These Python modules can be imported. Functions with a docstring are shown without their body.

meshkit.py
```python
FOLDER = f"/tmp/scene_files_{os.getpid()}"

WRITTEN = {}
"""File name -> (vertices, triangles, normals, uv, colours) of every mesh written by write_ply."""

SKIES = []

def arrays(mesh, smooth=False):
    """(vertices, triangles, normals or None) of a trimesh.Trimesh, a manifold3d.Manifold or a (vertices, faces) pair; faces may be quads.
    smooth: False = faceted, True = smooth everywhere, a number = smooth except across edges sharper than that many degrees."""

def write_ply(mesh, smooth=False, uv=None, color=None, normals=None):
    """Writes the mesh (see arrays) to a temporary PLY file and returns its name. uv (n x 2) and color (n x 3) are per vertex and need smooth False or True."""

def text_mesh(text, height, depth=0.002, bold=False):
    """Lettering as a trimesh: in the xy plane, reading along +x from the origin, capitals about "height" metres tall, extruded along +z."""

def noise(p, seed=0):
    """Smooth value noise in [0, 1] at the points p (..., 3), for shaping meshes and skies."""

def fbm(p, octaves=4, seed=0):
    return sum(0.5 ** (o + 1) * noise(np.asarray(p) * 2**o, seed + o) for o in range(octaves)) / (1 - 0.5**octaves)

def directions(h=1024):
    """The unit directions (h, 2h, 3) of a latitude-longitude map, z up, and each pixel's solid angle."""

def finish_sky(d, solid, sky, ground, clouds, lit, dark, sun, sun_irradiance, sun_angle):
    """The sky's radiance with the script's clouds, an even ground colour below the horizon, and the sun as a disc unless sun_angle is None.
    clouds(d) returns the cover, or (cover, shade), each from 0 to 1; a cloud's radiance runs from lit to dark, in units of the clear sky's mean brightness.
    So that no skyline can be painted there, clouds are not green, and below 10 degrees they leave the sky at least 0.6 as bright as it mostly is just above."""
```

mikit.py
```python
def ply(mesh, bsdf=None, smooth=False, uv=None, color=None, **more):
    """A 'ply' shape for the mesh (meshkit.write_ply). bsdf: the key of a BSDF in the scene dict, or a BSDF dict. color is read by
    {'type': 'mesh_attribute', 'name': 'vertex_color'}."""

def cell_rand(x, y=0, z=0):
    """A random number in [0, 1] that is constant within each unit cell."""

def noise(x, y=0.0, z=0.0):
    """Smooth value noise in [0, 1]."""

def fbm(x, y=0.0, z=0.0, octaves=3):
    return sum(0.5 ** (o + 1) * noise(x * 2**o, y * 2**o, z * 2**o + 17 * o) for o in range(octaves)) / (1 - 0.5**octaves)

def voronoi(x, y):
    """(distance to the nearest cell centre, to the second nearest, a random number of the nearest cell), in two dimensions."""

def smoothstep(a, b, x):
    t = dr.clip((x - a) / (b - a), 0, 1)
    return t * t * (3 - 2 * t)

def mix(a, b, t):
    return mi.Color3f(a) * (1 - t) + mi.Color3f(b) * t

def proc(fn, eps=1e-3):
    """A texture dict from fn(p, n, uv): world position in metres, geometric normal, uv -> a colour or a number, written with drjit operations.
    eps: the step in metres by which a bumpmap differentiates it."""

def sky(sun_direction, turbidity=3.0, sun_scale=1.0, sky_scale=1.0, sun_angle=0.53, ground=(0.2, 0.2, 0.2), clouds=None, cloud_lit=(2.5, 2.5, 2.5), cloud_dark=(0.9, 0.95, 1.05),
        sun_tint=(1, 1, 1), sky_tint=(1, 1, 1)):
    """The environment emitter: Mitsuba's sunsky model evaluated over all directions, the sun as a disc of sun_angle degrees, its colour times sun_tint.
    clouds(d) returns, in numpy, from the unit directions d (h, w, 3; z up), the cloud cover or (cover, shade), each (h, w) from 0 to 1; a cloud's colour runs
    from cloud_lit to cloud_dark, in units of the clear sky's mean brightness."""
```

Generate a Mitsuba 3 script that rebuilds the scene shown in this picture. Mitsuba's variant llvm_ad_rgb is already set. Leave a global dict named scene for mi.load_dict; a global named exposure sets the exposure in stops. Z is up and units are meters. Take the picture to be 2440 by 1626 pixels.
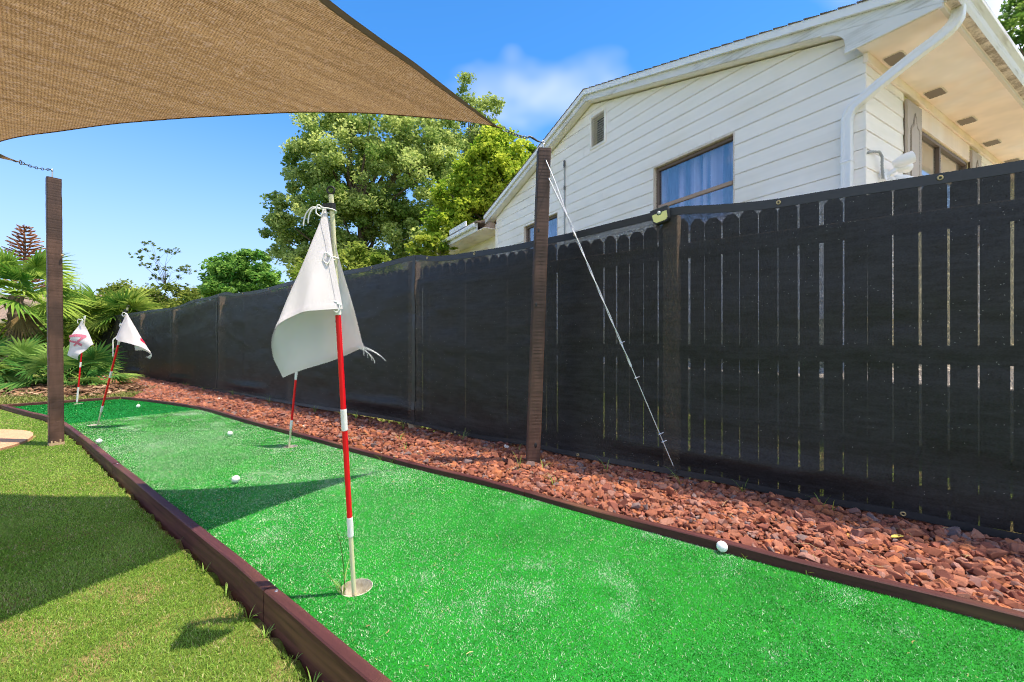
import math
import numpy as np
import trimesh
import drjit as dr
import mitsuba as mi
import mikit
import meshkit
from mikit import proc, noise, fbm, voronoi, cell_rand, smoothstep, mix
from scipy.interpolate import PchipInterpolator
from shapely.geometry import Polygon, Point, box as sbox

T = mi.ScalarTransform4f
PI = math.pi

# ------------------------------------------------------------------ camera, sky, exposure
EYE = 0.87
exposure = 2.68
scene = {
    'camera': {'type': 'perspective', 'fov': 101.33, 'fov_axis': 'x', 'near_clip': 0.05, 'far_clip': 2000.0,
               'to_world': T().look_at(origin=[0, 0, EYE], target=[0, 1, EYE], up=[0, 0, 1])},
}
labels = {}
SUN = np.array([0.35, -0.035, 1.0])


def clouds(d):
    """Small fair-weather cumulus: thin wisps overhead, banks low down, more of them behind the camera and to the right."""
    x, y, z = d[..., 0], d[..., 1], d[..., 2]
    zz = np.maximum(z, 0.05)
    p = np.stack([x / (zz + 0.25) * 1.5, y / (zz + 0.25) * 1.5, z * 0 + 3.3], -1)
    n = meshkit.fbm(p + 11.0, 5, 171)
    n2 = meshkit.fbm(p * 3.0 + 5.0, 4, 176)
    az = np.arctan2(x, y)
    more = np.maximum(np.clip((az - 0.70) / 0.22, 0, 1), np.clip((-az - 0.98) / 0.35, 0, 1))           # clear ahead, cloudier round the sides and behind
    cover = np.clip((n * 0.8 + n2 * 0.25 - 0.62 + 0.125 * more) / 0.14, 0, 1) * (0.30 + 0.70 * more)
    el = np.degrees(np.arcsin(np.clip(z, -1, 1)))
    haze = np.clip(1 - el / 34, 0, 1) ** 2.0 * 0.97                # pale summer haze along the horizon
    both = cover + haze * (1 - cover)
    return np.clip(both, 0, 1), np.clip(haze * (1 - cover) / np.maximum(both, 1e-6), 0, 1)


scene['sky'] = mikit.sky(SUN, turbidity=2.6, sun_scale=0.76, sky_scale=1.3, sun_angle=0.6, clouds=clouds, sky_tint=(0.33, 0.71, 1.03),
                         cloud_lit=(3.6, 3.3, 3.05), cloud_dark=(1.50, 1.68, 2.2), ground=(0.12, 0.16, 0.08))

# ------------------------------------------------------------------ helpers
FN, FD = np.array([0.6, 0.8, 0.0]), np.array([-0.8, 0.6, 0.0])     # across and along the fence
UP = np.array([0, 0, 1.0])


def fp(s, q, z=0.0):
    """A point from metres along the fence, metres across towards it, height."""
    return FD * s + FN * q + UP * z


def add(key, mesh, mat, smooth=False, color=None, uv=None):
    n, k = 0, key
    while k in scene:
        n += 1
        k = f'{key}_{n:03d}'
    scene[k] = mikit.ply(mesh, mat, smooth=smooth, color=color, uv=uv)
    return k


def thing_key(name):
    used = set(k.split('__')[0] for k in scene) | set(labels)
    n, k = 0, name
    while k in used:
        n += 1
        k = f'{name}_{n:03d}'
    return k


def tag(key, label=None, cat=None, group=None, kind=None):
    d = {}
    if label: d['label'] = label
    if cat: d['category'] = cat
    if group: d['group'] = group
    if kind: d['kind'] = kind
    labels[key] = d
    return key


def joined(ms):
    return trimesh.util.concatenate(ms)


def unit(a):
    a = np.asarray(a, float)
    return a / max(np.linalg.norm(a), 1e-12)


def frame(c, x, y, z):
    m = np.eye(4)
    m[:3, 0], m[:3, 1], m[:3, 2], m[:3, 3] = x, y, z, c
    return m


def boxm(size, m=None, bevel=0.0):
    """A box of this size about its centre, edges rounded off by bevel, placed by a 4x4 matrix."""
    sx, sy, sz = np.asarray(size, float) / 2
    if bevel > 0:
        b = min(bevel, sx * .9, sy * .9, sz * .9)
        pts = [(i * (sx - b * (k != 0)), j * (sy - b * (k != 1)), l * (sz - b * (k != 2)))
               for i in (-1, 1) for j in (-1, 1) for l in (-1, 1) for k in (0, 1, 2)]
        r = trimesh.convex.convex_hull(np.array(pts))
    else:
        r = trimesh.creation.box([2 * sx, 2 * sy, 2 * sz])
    if m is not None:
        r.apply_transform(m)
    return r


def tube(points, radii, sides=8, caps=True):
    p = np.asarray(points, float)
    n = len(p)
    rad = np.broadcast_to(np.asarray(radii, float), (n,))
    t = np.gradient(p, axis=0)
    t /= np.linalg.norm(t, axis=1, keepdims=True) + 1e-12
    a = np.cross(t[0], [0, 0, 1.0] if abs(t[0][2]) < 0.9 else [1.0, 0, 0])
    a /= np.linalg.norm(a)
    A = []
    for i in range(n):
        a = a - t[i] * (a @ t[i])
        a /= np.linalg.norm(a) + 1e-12
        A.append(a.copy())
    A = np.array(A)
    B = np.cross(t, A)
    ang = np.arange(sides) * 2 * PI / sides
    v = (p[:, None] + rad[:, None, None] * (np.cos(ang)[None, :, None] * A[:, None] + np.sin(ang)[None, :, None] * B[:, None])).reshape(-1, 3)
    f = []
    for i in range(n - 1):
        for j in range(sides):
            k = (j + 1) % sides
            f += [[i * sides + j, i * sides + k, (i + 1) * sides + k], [i * sides + j, (i + 1) * sides + k, (i + 1) * sides + j]]
    if caps:
        v = np.vstack([v, p[0], p[-1]])
        c0, c1 = n * sides, n * sides + 1
        for j in range(sides):
            k = (j + 1) % sides
            f += [[c0, k, j], [c1, (n - 1) * sides + j, (n - 1) * sides + k]]
    return trimesh.Trimesh(v, np.array(f), process=False)


def gridmesh(P):
    """Quads over an (n, m, 3) array of points."""
    n, m = P.shape[:2]
    i, j = np.meshgrid(np.arange(n - 1), np.arange(m - 1), indexing='ij')
    a = (i * m + j).ravel()
    f = np.stack([a, a + m, a + m + 1, a + 1], 1)
    return trimesh.Trimesh(P.reshape(-1, 3), np.vstack([f[:, [0, 1, 2]], f[:, [0, 2, 3]]]), process=False)


def sweep(path, sections):
    """Closed cross-sections (n, k, 3 world points) joined along a path, ends capped."""
    S = np.asarray(sections, float)
    n, k = S.shape[:2]
    f = []
    for i in range(n - 1):
        for j in range(k):
            l = (j + 1) % k
            f += [[i * k + j, i * k + l, (i + 1) * k + l], [i * k + j, (i + 1) * k + l, (i + 1) * k + j]]
    for j in range(1, k - 1):
        f += [[0, j + 1, j], [(n - 1) * k, (n - 1) * k + j, (n - 1) * k + j + 1]]
    return trimesh.Trimesh(S.reshape(-1, 3), np.array(f), process=False)


def torus(R, r, m=None, n=20, k=8):
    t = trimesh.creation.torus(R, r, major_sections=n, minor_sections=k)
    if m is not None:
        t.apply_transform(m)
    return t


# ------------------------------------------------------------------ materials
def two(b):
    return {'type': 'twosided', 'bsdf': b}


def princ(color, rough=0.6, spec=0.4, **kw):
    c = color if isinstance(color, dict) else {'type': 'rgb', 'value': list(color)}
    return {'type': 'principled', 'base_color': c, 'roughness': rough, 'specular': spec, **kw}


VC = {'type': 'mesh_attribute', 'name': 'vertex_color'}


def mat(name, b):
    scene[name] = b
    return name


def paint_fn(base, dirt, scale, amount):
    def fn(p, n, uv):
        a = fbm(p.x * scale, p.y * scale, p.z * scale * 1.5, 4)
        g = noise(p.x * 90, p.y * 90, p.z * 90)
        return mix(base, dirt, smoothstep(0.48, 0.72, a) * amount) * (0.95 + 0.1 * g)
    return fn


def wood_paint_fn(base, worn):
    def fn(p, n, uv):
        s = p.x * -0.8 + p.y * 0.6
        q = p.x * 0.6 + p.y * 0.8
        g = fbm(s * 3.0, q * 60, p.z * 60, 3)
        blot = fbm(s * 2.5 + 7, q * 2.5, p.z * 14, 3)
        return mix(base, worn, smoothstep(0.46, 0.72, blot) * 0.8) * (0.45 + 1.1 * g)
    return fn


def post_fn(p, n, uv):
    g = fbm(p.x * 50, p.y * 50, p.z * 5.0, 3)
    saw = noise(p.x * 6, p.y * 6, p.z * 95)
    blot = fbm(p.x * 5, p.y * 5, p.z * 3 + 3, 3)
    return mix((0.100, 0.056, 0.042), (0.058, 0.034, 0.027), smoothstep(0.4, 0.65, blot)) * (0.62 + 0.5 * g + 0.26 * saw)


def turf_fn(dark, light):
    def fn(p, n, uv):
        f = noise(p.x * 420, p.y * 420)
        big = fbm(p.x * 3.2, p.y * 3.2, 2.0, 3)
        return mix(dark, light, f) * (0.85 + 0.3 * big)
    return fn


def soil_fn(p, n, uv):
    a = fbm(p.x * 9, p.y * 9, 1.0, 4)
    f = noise(p.x * 240, p.y * 240)
    return mix((0.10, 0.15, 0.025), (0.20, 0.17, 0.07), smoothstep(0.45, 0.7, a)) * (0.6 + 0.7 * f)


def sail_fn(p, n, uv):
    st = fbm(uv.x * 130, uv.y * 4.0, 1.0, 3)
    st2 = noise(uv.x * 34, uv.y * 0.9, 4.0)
    rows = 0.5 + 0.5 * dr.sin(uv.x * 2 * PI / 0.0085)
    cols = 0.5 + 0.5 * dr.sin(uv.y * 2 * PI / 0.0110)
    fleck = noise(uv.x * 260, uv.y * 130, 2.0)
    w = (0.02 + 0.66 * rows + 0.30 * cols) * (0.30 + 0.85 * st + 0.60 * st2) * (0.66 + 0.62 * fleck)
    mauve = smoothstep(0.62, 0.8, noise(uv.x * 190, uv.y * 90, 7.0))
    return mix(mix((0.085, 0.045, 0.018), (0.40, 0.26, 0.13), dr.clip(w, 0, 1)), (0.52, 0.40, 0.33), mauve * 0.22)


def screen_open(p, n, uv):
    """Knitted shade cloth: opacity of the open weave, uv in metres."""
    c = cell_rand(dr.floor(uv.x / 0.0045), dr.floor(uv.y / 0.0035), 3.0)
    row = noise(uv.x * 2.0, uv.y * 160, 1.0)
    slack = smoothstep(0.36, 0.62, fbm(uv.x * 0.7 + 3, uv.y * 1.3, 5.0, 3))
    hole = dr.select(c > 0.955 - 0.02 * slack, 0.45, 0.0)
    return dr.clip(0.71 + 0.12 * row - hole, 0.15, 1.0)


def screen_col(p, n, uv):
    f = noise(uv.x * 170, uv.y * 320)
    r = noise(uv.x * 6, uv.y * 110, 3.0)
    light_speck = dr.select(cell_rand(dr.floor(uv.x / 0.003), dr.floor(uv.y / 0.003), 9.0) > 0.9994 - 0.0030 * smoothstep(0.45, 0.7, fbm(uv.x * 0.8, uv.y * 1.5, 3.0, 3)), 1.0, 0.0)  # bright specks of light painted into the cloth colour
    return mix(mix((0.003, 0.0035, 0.005), (0.022, 0.024, 0.030), f * 0.45 + r * 0.3 + smoothstep(0.3, 0.75, fbm(uv.x * 14, uv.y * 45, 4.0, 3)) * 0.35), (0.45, 0.45, 0.42), light_speck * 0.5)


def siding_fn(p, n, uv):
    a = fbm(p.x * 1.2, p.y * 1.2, p.z * 2.2, 4)
    st = fbm(p.x * 3, p.y * 3, p.z * 30, 3)
    return mix((0.86, 0.82, 0.76), (0.78, 0.73, 0.64), smoothstep(0.45, 0.75, a) * 0.7) * (0.95 + 0.08 * st)


def fascia_fn(p, n, uv):
    a = fbm(p.x * 3, p.y * 3, p.z * 5, 4)
    scr = noise(p.x * 5, p.y * 5, p.z * 90)
    return mix((0.70, 0.70, 0.68), (0.48, 0.46, 0.41), smoothstep(0.52, 0.8, a * 0.75 + 0.25 * scr))


def mildew_fn(p, n, uv):
    a = fbm(p.x * 14, p.y * 14, p.z * 20, 4)
    b = fbm(p.x * 2.2, p.y * 2.2, p.z * 2, 3)
    c = noise(p.x * 80, p.y * 80, p.z * 80)
    return mix((0.66, 0.58, 0.50), (0.30, 0.24, 0.19), smoothstep(0.38, 0.66, a * 0.55 + b * 0.25 + c * 0.2))


def soffit_fn(p, n, uv):
    a = fbm(p.x * 1.4, p.y * 1.4, 3.0, 4)
    b = fbm(p.x * 6.0, p.y * 6.0, 8.0, 3)
    return mix((0.85, 0.70, 0.58), (0.86, 0.77, 0.70), smoothstep(0.35, 0.7, a)) * (0.9 + 0.2 * b)


def bark_fn(p, n, uv):
    a = fbm(p.x * 14, p.y * 14, p.z * 3.0, 4)
    return mix((0.07, 0.05, 0.035), (0.24, 0.19, 0.14), a)


def roof_fn(p, n, uv):
    a = noise(p.x * 60, p.y * 60, p.z * 60)
    b = fbm(p.x * 2, p.y * 2, p.z * 2, 3)
    return mix((0.10, 0.08, 0.065), (0.26, 0.20, 0.16), a * 0.5 + b * 0.5)


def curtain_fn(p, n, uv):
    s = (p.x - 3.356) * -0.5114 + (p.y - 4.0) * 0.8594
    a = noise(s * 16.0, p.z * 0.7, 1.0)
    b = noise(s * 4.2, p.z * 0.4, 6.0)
    return mix((0.035, 0.14, 0.36), (0.74, 0.68, 0.90), smoothstep(0.42, 0.62, a * 0.55 + b * 0.45))  # light and dark of the folds put into the curtain colour


def stone_fn(p, n, uv):
    a = fbm(p.x * 6, p.y * 6, 1.0, 4)
    return mix((0.40, 0.215, 0.125), (0.46, 0.27, 0.17), a) * (0.9 + 0.2 * noise(p.x * 120, p.y * 120))


mat('m_turf', two(princ(proc(turf_fn((0.005, 0.15, 0.012), (0.012, 0.25, 0.025))), 0.7, 0.3)))
mat('m_turf_far', two(princ(proc(turf_fn((0.003, 0.11, 0.016), (0.006, 0.15, 0.028))), 0.8, 0.2)))
mat('m_blade', two(princ(VC, 0.30, 0.40)))
mat('m_blade_far', two(princ(VC, 0.7, 0.12)))
mat('m_grass', two(princ(VC, 0.5, 0.35)))
mat('m_lawn', {'type': 'principledthin', 'base_color': VC, 'roughness': 0.5, 'diff_trans': 0.7})
mat('m_soil', two(princ(proc(soil_fn), 0.95, 0.1)))
mat('m_rockbase', two(princ((0.10, 0.045, 0.032), 0.95, 0.1)))
mat('m_rock', two(princ(VC, 0.9, 0.2)))
mat('m_board', two(princ(proc(wood_paint_fn((0.070, 0.024, 0.025), (0.125, 0.060, 0.036))), 0.58, 0.28)))
mat('m_post', {'type': 'bumpmap', 'arbitrary': proc(lambda p, n, uv: 0.0016 * noise(p.x * 6, p.y * 6, p.z * 95) + 0.001 * noise(p.x * 60, p.y * 60, p.z * 7)), 'scale': 1.0,
               'bsdf': two(princ(proc(post_fn), 0.55, 0.35))})
mat('m_barewood', two(princ(proc(lambda p, n, uv: mix((0.55, 0.42, 0.27), (0.40, 0.29, 0.17), fbm(p.x * 40, p.y * 40, p.z * 6, 3))), 0.9, 0.1)))
mat('m_sail', {'type': 'principledthin', 'base_color': proc(sail_fn), 'roughness': 0.8, 'diff_trans': 0.95})
mat('m_sailhem', {'type': 'principledthin', 'base_color': {'type': 'rgb', 'value': [0.17, 0.115, 0.07]}, 'roughness': 0.8, 'diff_trans': 0.25})
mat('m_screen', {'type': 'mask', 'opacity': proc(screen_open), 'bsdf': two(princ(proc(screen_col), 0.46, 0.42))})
mat('m_hem', two(princ((0.020, 0.022, 0.026), 0.42, 0.5)))
mat('m_picket', two(princ(proc(lambda p, n, uv: mix((0.045, 0.036, 0.030), (0.085, 0.070, 0.058), fbm(p.x * 30, p.y * 30, p.z * 2.5, 3))), 0.9, 0.1)))
mat('m_fencepost', two(princ(proc(lambda p, n, uv: mix((0.34, 0.24, 0.15), (0.46, 0.36, 0.25), fbm(p.x * 30, p.y * 30, p.z * 2.5, 3))), 0.9, 0.1)))
mat('m_siding', two(princ(proc(siding_fn), 0.55, 0.35)))
mat('m_caulk', two(princ((0.62, 0.56, 0.36), 0.9, 0.1)))
mat('m_fascia', two(princ(proc(fascia_fn), 0.5, 0.4)))
mat('m_mildew', two(princ(proc(mildew_fn), 0.7, 0.3)))
mat('m_soffit', two(princ(proc(soffit_fn), 0.7, 0.3)))
mat('m_white', two(princ((0.78, 0.79, 0.80), 0.4, 0.45)))
mat('m_cream', two(princ((0.74, 0.71, 0.52), 0.45, 0.45)))
mat('m_trim', two(princ((0.68, 0.60, 0.50), 0.6, 0.35)))
mat('m_bronze', two(princ((0.13, 0.095, 0.075), 0.45, 0.5)))
mat('m_tanframe', two(princ((0.36, 0.25, 0.18), 0.5, 0.45)))
mat('m_dark', two(princ((0.02, 0.02, 0.022), 0.5, 0.4)))
mat('m_vent', two(princ((0.24, 0.20, 0.17), 0.8, 0.2)))
mat('m_glass', {'type': 'thindielectric', 'int_ior': 2.1, 'specular_transmittance': {'type': 'rgb', 'value': [0.66, 0.70, 0.74]}})
mat('m_glassplain', {'type': 'thindielectric', 'int_ior': 1.6})
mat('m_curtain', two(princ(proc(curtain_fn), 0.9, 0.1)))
mat('m_blind', two(princ((0.62, 0.55, 0.44), 0.9, 0.1)))
mat('m_shutter', two(princ((0.44, 0.38, 0.33), 0.6, 0.35)))
mat('m_roof', two(princ(proc(roof_fn), 0.95, 0.1)))
mat('m_steel', {'type': 'roughconductor', 'material': 'none', 'alpha': 0.3, 'specular_reflectance': {'type': 'rgb', 'value': [0.62, 0.63, 0.65]}})
mat('m_iron', two(princ((0.10, 0.105, 0.11), 0.45, 0.5, metallic=0.6)))
mat('m_brass', two(princ((0.55, 0.43, 0.22), 0.35, 0.5, metallic=0.7)))
mat('m_conduit', two(princ((0.30, 0.32, 0.33), 0.5, 0.4)))
mat('m_red', two(princ((0.74, 0.006, 0.018), 0.25, 0.5)))
mat('m_pole', two(princ((0.66, 0.64, 0.42), 0.4, 0.45)))
mat('m_cloth', {'type': 'principledthin', 'base_color': {'type': 'rgb', 'value': [0.74, 0.72, 0.76]}, 'roughness': 0.7, 'diff_trans': 0.42})
mat('m_print', two(princ((0.62, 0.02, 0.07), 0.7, 0.2)))
mat('m_printfaded', two(princ((0.56, 0.16, 0.24), 0.7, 0.2)))
mat('m_ball', two(princ((0.82, 0.83, 0.85), 0.22, 0.5, clearcoat=0.5)))
mat('m_led', two(princ((0.82, 0.76, 0.30), 0.35, 0.45)))
mat('m_concrete', two(princ(proc(lambda p, n, uv: mix((0.36, 0.33, 0.29), (0.48, 0.44, 0.40), fbm(p.x * 4, p.y * 4, 1.0, 4))), 0.9, 0.15)))
mat('m_leaf', {'type': 'principledthin', 'base_color': VC, 'roughness': 0.42, 'diff_trans': 1.0})
mat('m_palm', {'type': 'principledthin', 'base_color': VC, 'roughness': 0.35, 'diff_trans': 0.7})
mat('m_bark', two(princ(proc(bark_fn), 0.95, 0.1)))
mat('m_mulch', two(princ(VC, 0.95, 0.1)))
mat('m_stone', two(princ(proc(stone_fn), 0.9, 0.15)))
mat('m_house_far', two(princ((0.62, 0.52, 0.33), 0.8, 0.2)))
mat('m_cup', two(princ(proc(lambda p, n, uv: mix((0.60, 0.58, 0.50), (0.34, 0.30, 0.22), smoothstep(0.45, 0.75, fbm(p.x * 30, p.y * 30, p.z * 20, 4)))), 0.5, 0.4)))

# ------------------------------------------------------------------ lawn: one sheet to the horizon
rng = np.random.default_rng(7)


def lawn_height(x, y):
    s, q = -0.8 * x + 0.6 * y, 0.6 * x + 0.8 * y
    left = np.interp(s, [0.4, 1.0, 2.2, 3.6, 5.0, 9.0], [-0.088, -0.078, -0.058, -0.038, -0.022, -0.015])
    under = np.where((q > 0.66) & (q < 2.72) & (s < 8.6), -0.13, left)
    rise = np.clip((q - 2.9) / 3.5, 0, 1) * 0.55
    bump = 0.012 * (meshkit.fbm(np.stack([x * 1.7, y * 1.7, x * 0], -1), 3, 3) - 0.5)
    return np.where(q > 2.72, -0.02 + rise, under) + np.where((q < 0.6) | (s > 9), bump, 0)


def axis(lo, hi, fine_lo, fine_hi, step):
    mid = np.arange(fine_lo, fine_hi + 1e-6, step)
    a = fine_lo - np.geomspace(0.3, fine_lo - lo, 16)[::-1]
    b = fine_hi + np.geomspace(0.3, hi - fine_hi, 16)
    return np.concatenate([a, mid, b])


gx, gy = axis(-900, 900, -9, 4, 0.09), axis(-900, 900, -2, 12, 0.09)
GX, GY = np.meshgrid(gx, gy, indexing='ij')
add('lawn', gridmesh(np.stack([GX, GY, lawn_height(GX, GY)], -1)), 'm_soil', smooth=True)
tag('lawn', kind='structure')


def blades(x, y, z, height, width, lean, colors, rng, seg=1):
    """Grass blades as slim upright triangles (seg 1) or bent strips (seg 2) with one colour each; returns mesh, vertex colours."""
    n = len(x)
    a = rng.uniform(0, 2 * PI, n)
    b = rng.uniform(0, 2 * PI, n)
    w = np.stack([np.cos(a), np.sin(a), np.zeros(n)], 1) * width[:, None] / 2
    l = np.stack([np.cos(b), np.sin(b), np.zeros(n)], 1) * (lean * height)[:, None]
    p = np.stack([x, y, z], 1)
    up = np.zeros((n, 3)); up[:, 2] = height
    if seg == 1:
        v = np.stack([p - w, p + w, p + l + up], 1)
        f = (np.arange(n) * 3)[:, None] + np.array([[0, 1, 2]])
    else:
        m = p + l * 0.32 + up * 0.6
        v = np.stack([p - w, p + w, m - w * 0.8, m + w * 0.8, p + l + up], 1)
        f = ((np.arange(n) * 5)[:, None, None] + np.array([[0, 1, 3], [0, 3, 2], [2, 3, 4]])).reshape(-1, 3)
    return trimesh.Trimesh(v.reshape(-1, 3), f.reshape(-1, 3), process=False), np.repeat(colors, v.shape[1], 0)


# left edge of the green (outer top edge of the boards), metres along -> metres across
LS = np.array([-1.7, 0.0, 0.9, 1.5, 1.735, 2.224, 2.672, 3.127, 3.867, 5.251, 6.08, 6.861, 7.487, 8.62])
LQ = np.array([0.600, 0.606, 0.611, 0.6215, 0.628, 0.634, 0.636, 0.643, 0.649, 0.6645, 0.6635, 0.618, 0.523, 0.372])
RS = np.array([-1.7, -0.473, -0.276, -0.045, 0.197, 0.362, 0.765, 1.139, 1.446, 1.978, 2.441, 3.038, 3.80, 4.737, 6.179, 6.368, 8.42])
RQ = np.array([1.93, 1.927, 1.9225, 1.912, 1.903, 1.903, 1.906, 1.913, 1.922, 1.897, 1.878, 1.872, 1.874, 1.862, 1.88, 1.864, 1.50])
lq, rq = PchipInterpolator(LS, LQ), PchipInterpolator(RS, RQ)

# short mown lawn grass on the camera's side of the green
def lawn_patch(n, s0, s1, q0, q1):
    s = rng.uniform(s0, s1, n)
    q = rng.uniform(q0, q1, n)
    edge = lq(np.clip(s, -1.7, 8.6)) - 0.012 - 0.02 * meshkit.noise(np.stack([s * 14, s * 0, s * 0], -1), 2)
    p = FD[None] * s[:, None] + FN[None] * q[:, None]
    x, y = p[:, 0], p[:, 1]
    keep = (q < edge) & (y > 0.55) & (np.abs(x) < 1.3 * y + 0.15)
    stone = np.hypot(x + 5.05, y - 3.2) < 0.94
    return x[keep & ~stone], y[keep & ~stone]


GX_, GY_ = [], []
for n, s0, s1, q0, q1 in ((520000, -0.2, 3.4, -1.9, 0.64), (260000, 3.4, 6.5, -1.9, 0.66), (60000, 6.5, 9.2, -1.5, 0.66)):
    a, b = lawn_patch(n, s0, s1, q0, q1)
    GX_.append(a); GY_.append(b)
x, y = np.concatenate(GX_), np.concatenate(GY_)
n = len(x)
dist = np.hypot(x, y)
P3 = np.stack([x, y, x * 0], -1)
patch = meshkit.fbm(P3 * 2.3, 3, 21)
fine = meshkit.fbm(P3 * 11.0, 2, 22)
c0, c1, c2 = np.array([0.19, 0.36, 0.05]), np.array([0.36, 0.54, 0.12]), np.array([0.60, 0.56, 0.30])
mixv = np.clip(patch * 1.2 - 0.1 + rng.normal(0, 0.22, n), 0, 1)[:, None]
col = c0 * (1 - mixv) + c1 * mixv
dry = (rng.random(n) < 0.08 + 0.25 * np.clip(fine - 0.5, 0, 1))[:, None]
col = np.where(dry, c2 * rng.uniform(0.7, 1.15, (n, 1)), col) * rng.uniform(0.75, 1.25, (n, 1))
m, c = blades(x, y, lawn_height(x, y) - 0.002, rng.uniform(0.007, 0.0155, n) * (0.8 + 0.5 * patch), rng.uniform(0.0016, 0.0028, n) * np.maximum(1, dist / 2.2), rng.uniform(0.1, 0.95, n), col, rng, 2)
add('lawn_grass', m, 'm_lawn', color=c)
tag('lawn_grass', 'short mown green lawn grass beside the timber edging', 'grass', kind='stuff')

# rough pale grass between the back board, the mulch and the red gravel, and beyond the fence line
n = 26000
s = rng.uniform(7.6, 15.5, n); q = rng.uniform(0.2, 2.0, n)
keep = (q > np.where(s < 8.65, rq(np.clip(s, -1.7, 8.42)) + 0.06, 0.2)) & (q < np.interp(s, [7.6, 8.6, 11, 13.6], [1.75, 1.92, 1.86, 1.72]))
s, q = s[keep], q[keep]
p = FD[None] * s[:, None] + FN[None] * q[:, None]
n = len(s)
t = rng.random((n, 1))
col = (np.array([0.12, 0.19, 0.03]) * (1 - t) + np.array([0.30, 0.29, 0.09]) * t) * rng.uniform(0.7, 1.2, (n, 1))
m, c = blades(p[:, 0], p[:, 1], lawn_height(p[:, 0], p[:, 1]) - 0.003, rng.uniform(0.03, 0.075, n), rng.uniform(0.005, 0.010, n), rng.uniform(0.1, 0.9, n), col, rng, 2)
add('rough_grass', m, 'm_grass', color=c)
tag('rough_grass', 'pale rough grass between the bark mulch and the red gravel', 'grass', kind='stuff')

n = 60000
s = rng.uniform(-2.2, 20, n); q = 2.86 + rng.random(n) ** 1.3 * 3.2
p = FD[None] * s[:, None] + FN[None] * q[:, None]
t = rng.random((n, 1))
col = (np.array([0.17, 0.22, 0.05]) * (1 - t) + np.array([0.36, 0.34, 0.17]) * t) * rng.uniform(0.7, 1.2, (n, 1))
m, c = blades(p[:, 0], p[:, 1], lawn_height(p[:, 0], p[:, 1]) - 0.003, rng.uniform(0.04, 0.10, n), rng.uniform(0.006, 0.012, n), rng.uniform(0.1, 0.8, n), col, rng, 1)
add('yard_grass', m, 'm_grass', color=c)
tag('yard_grass', 'sunlit yard grass behind the screened fence', 'grass', kind='stuff')

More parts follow.
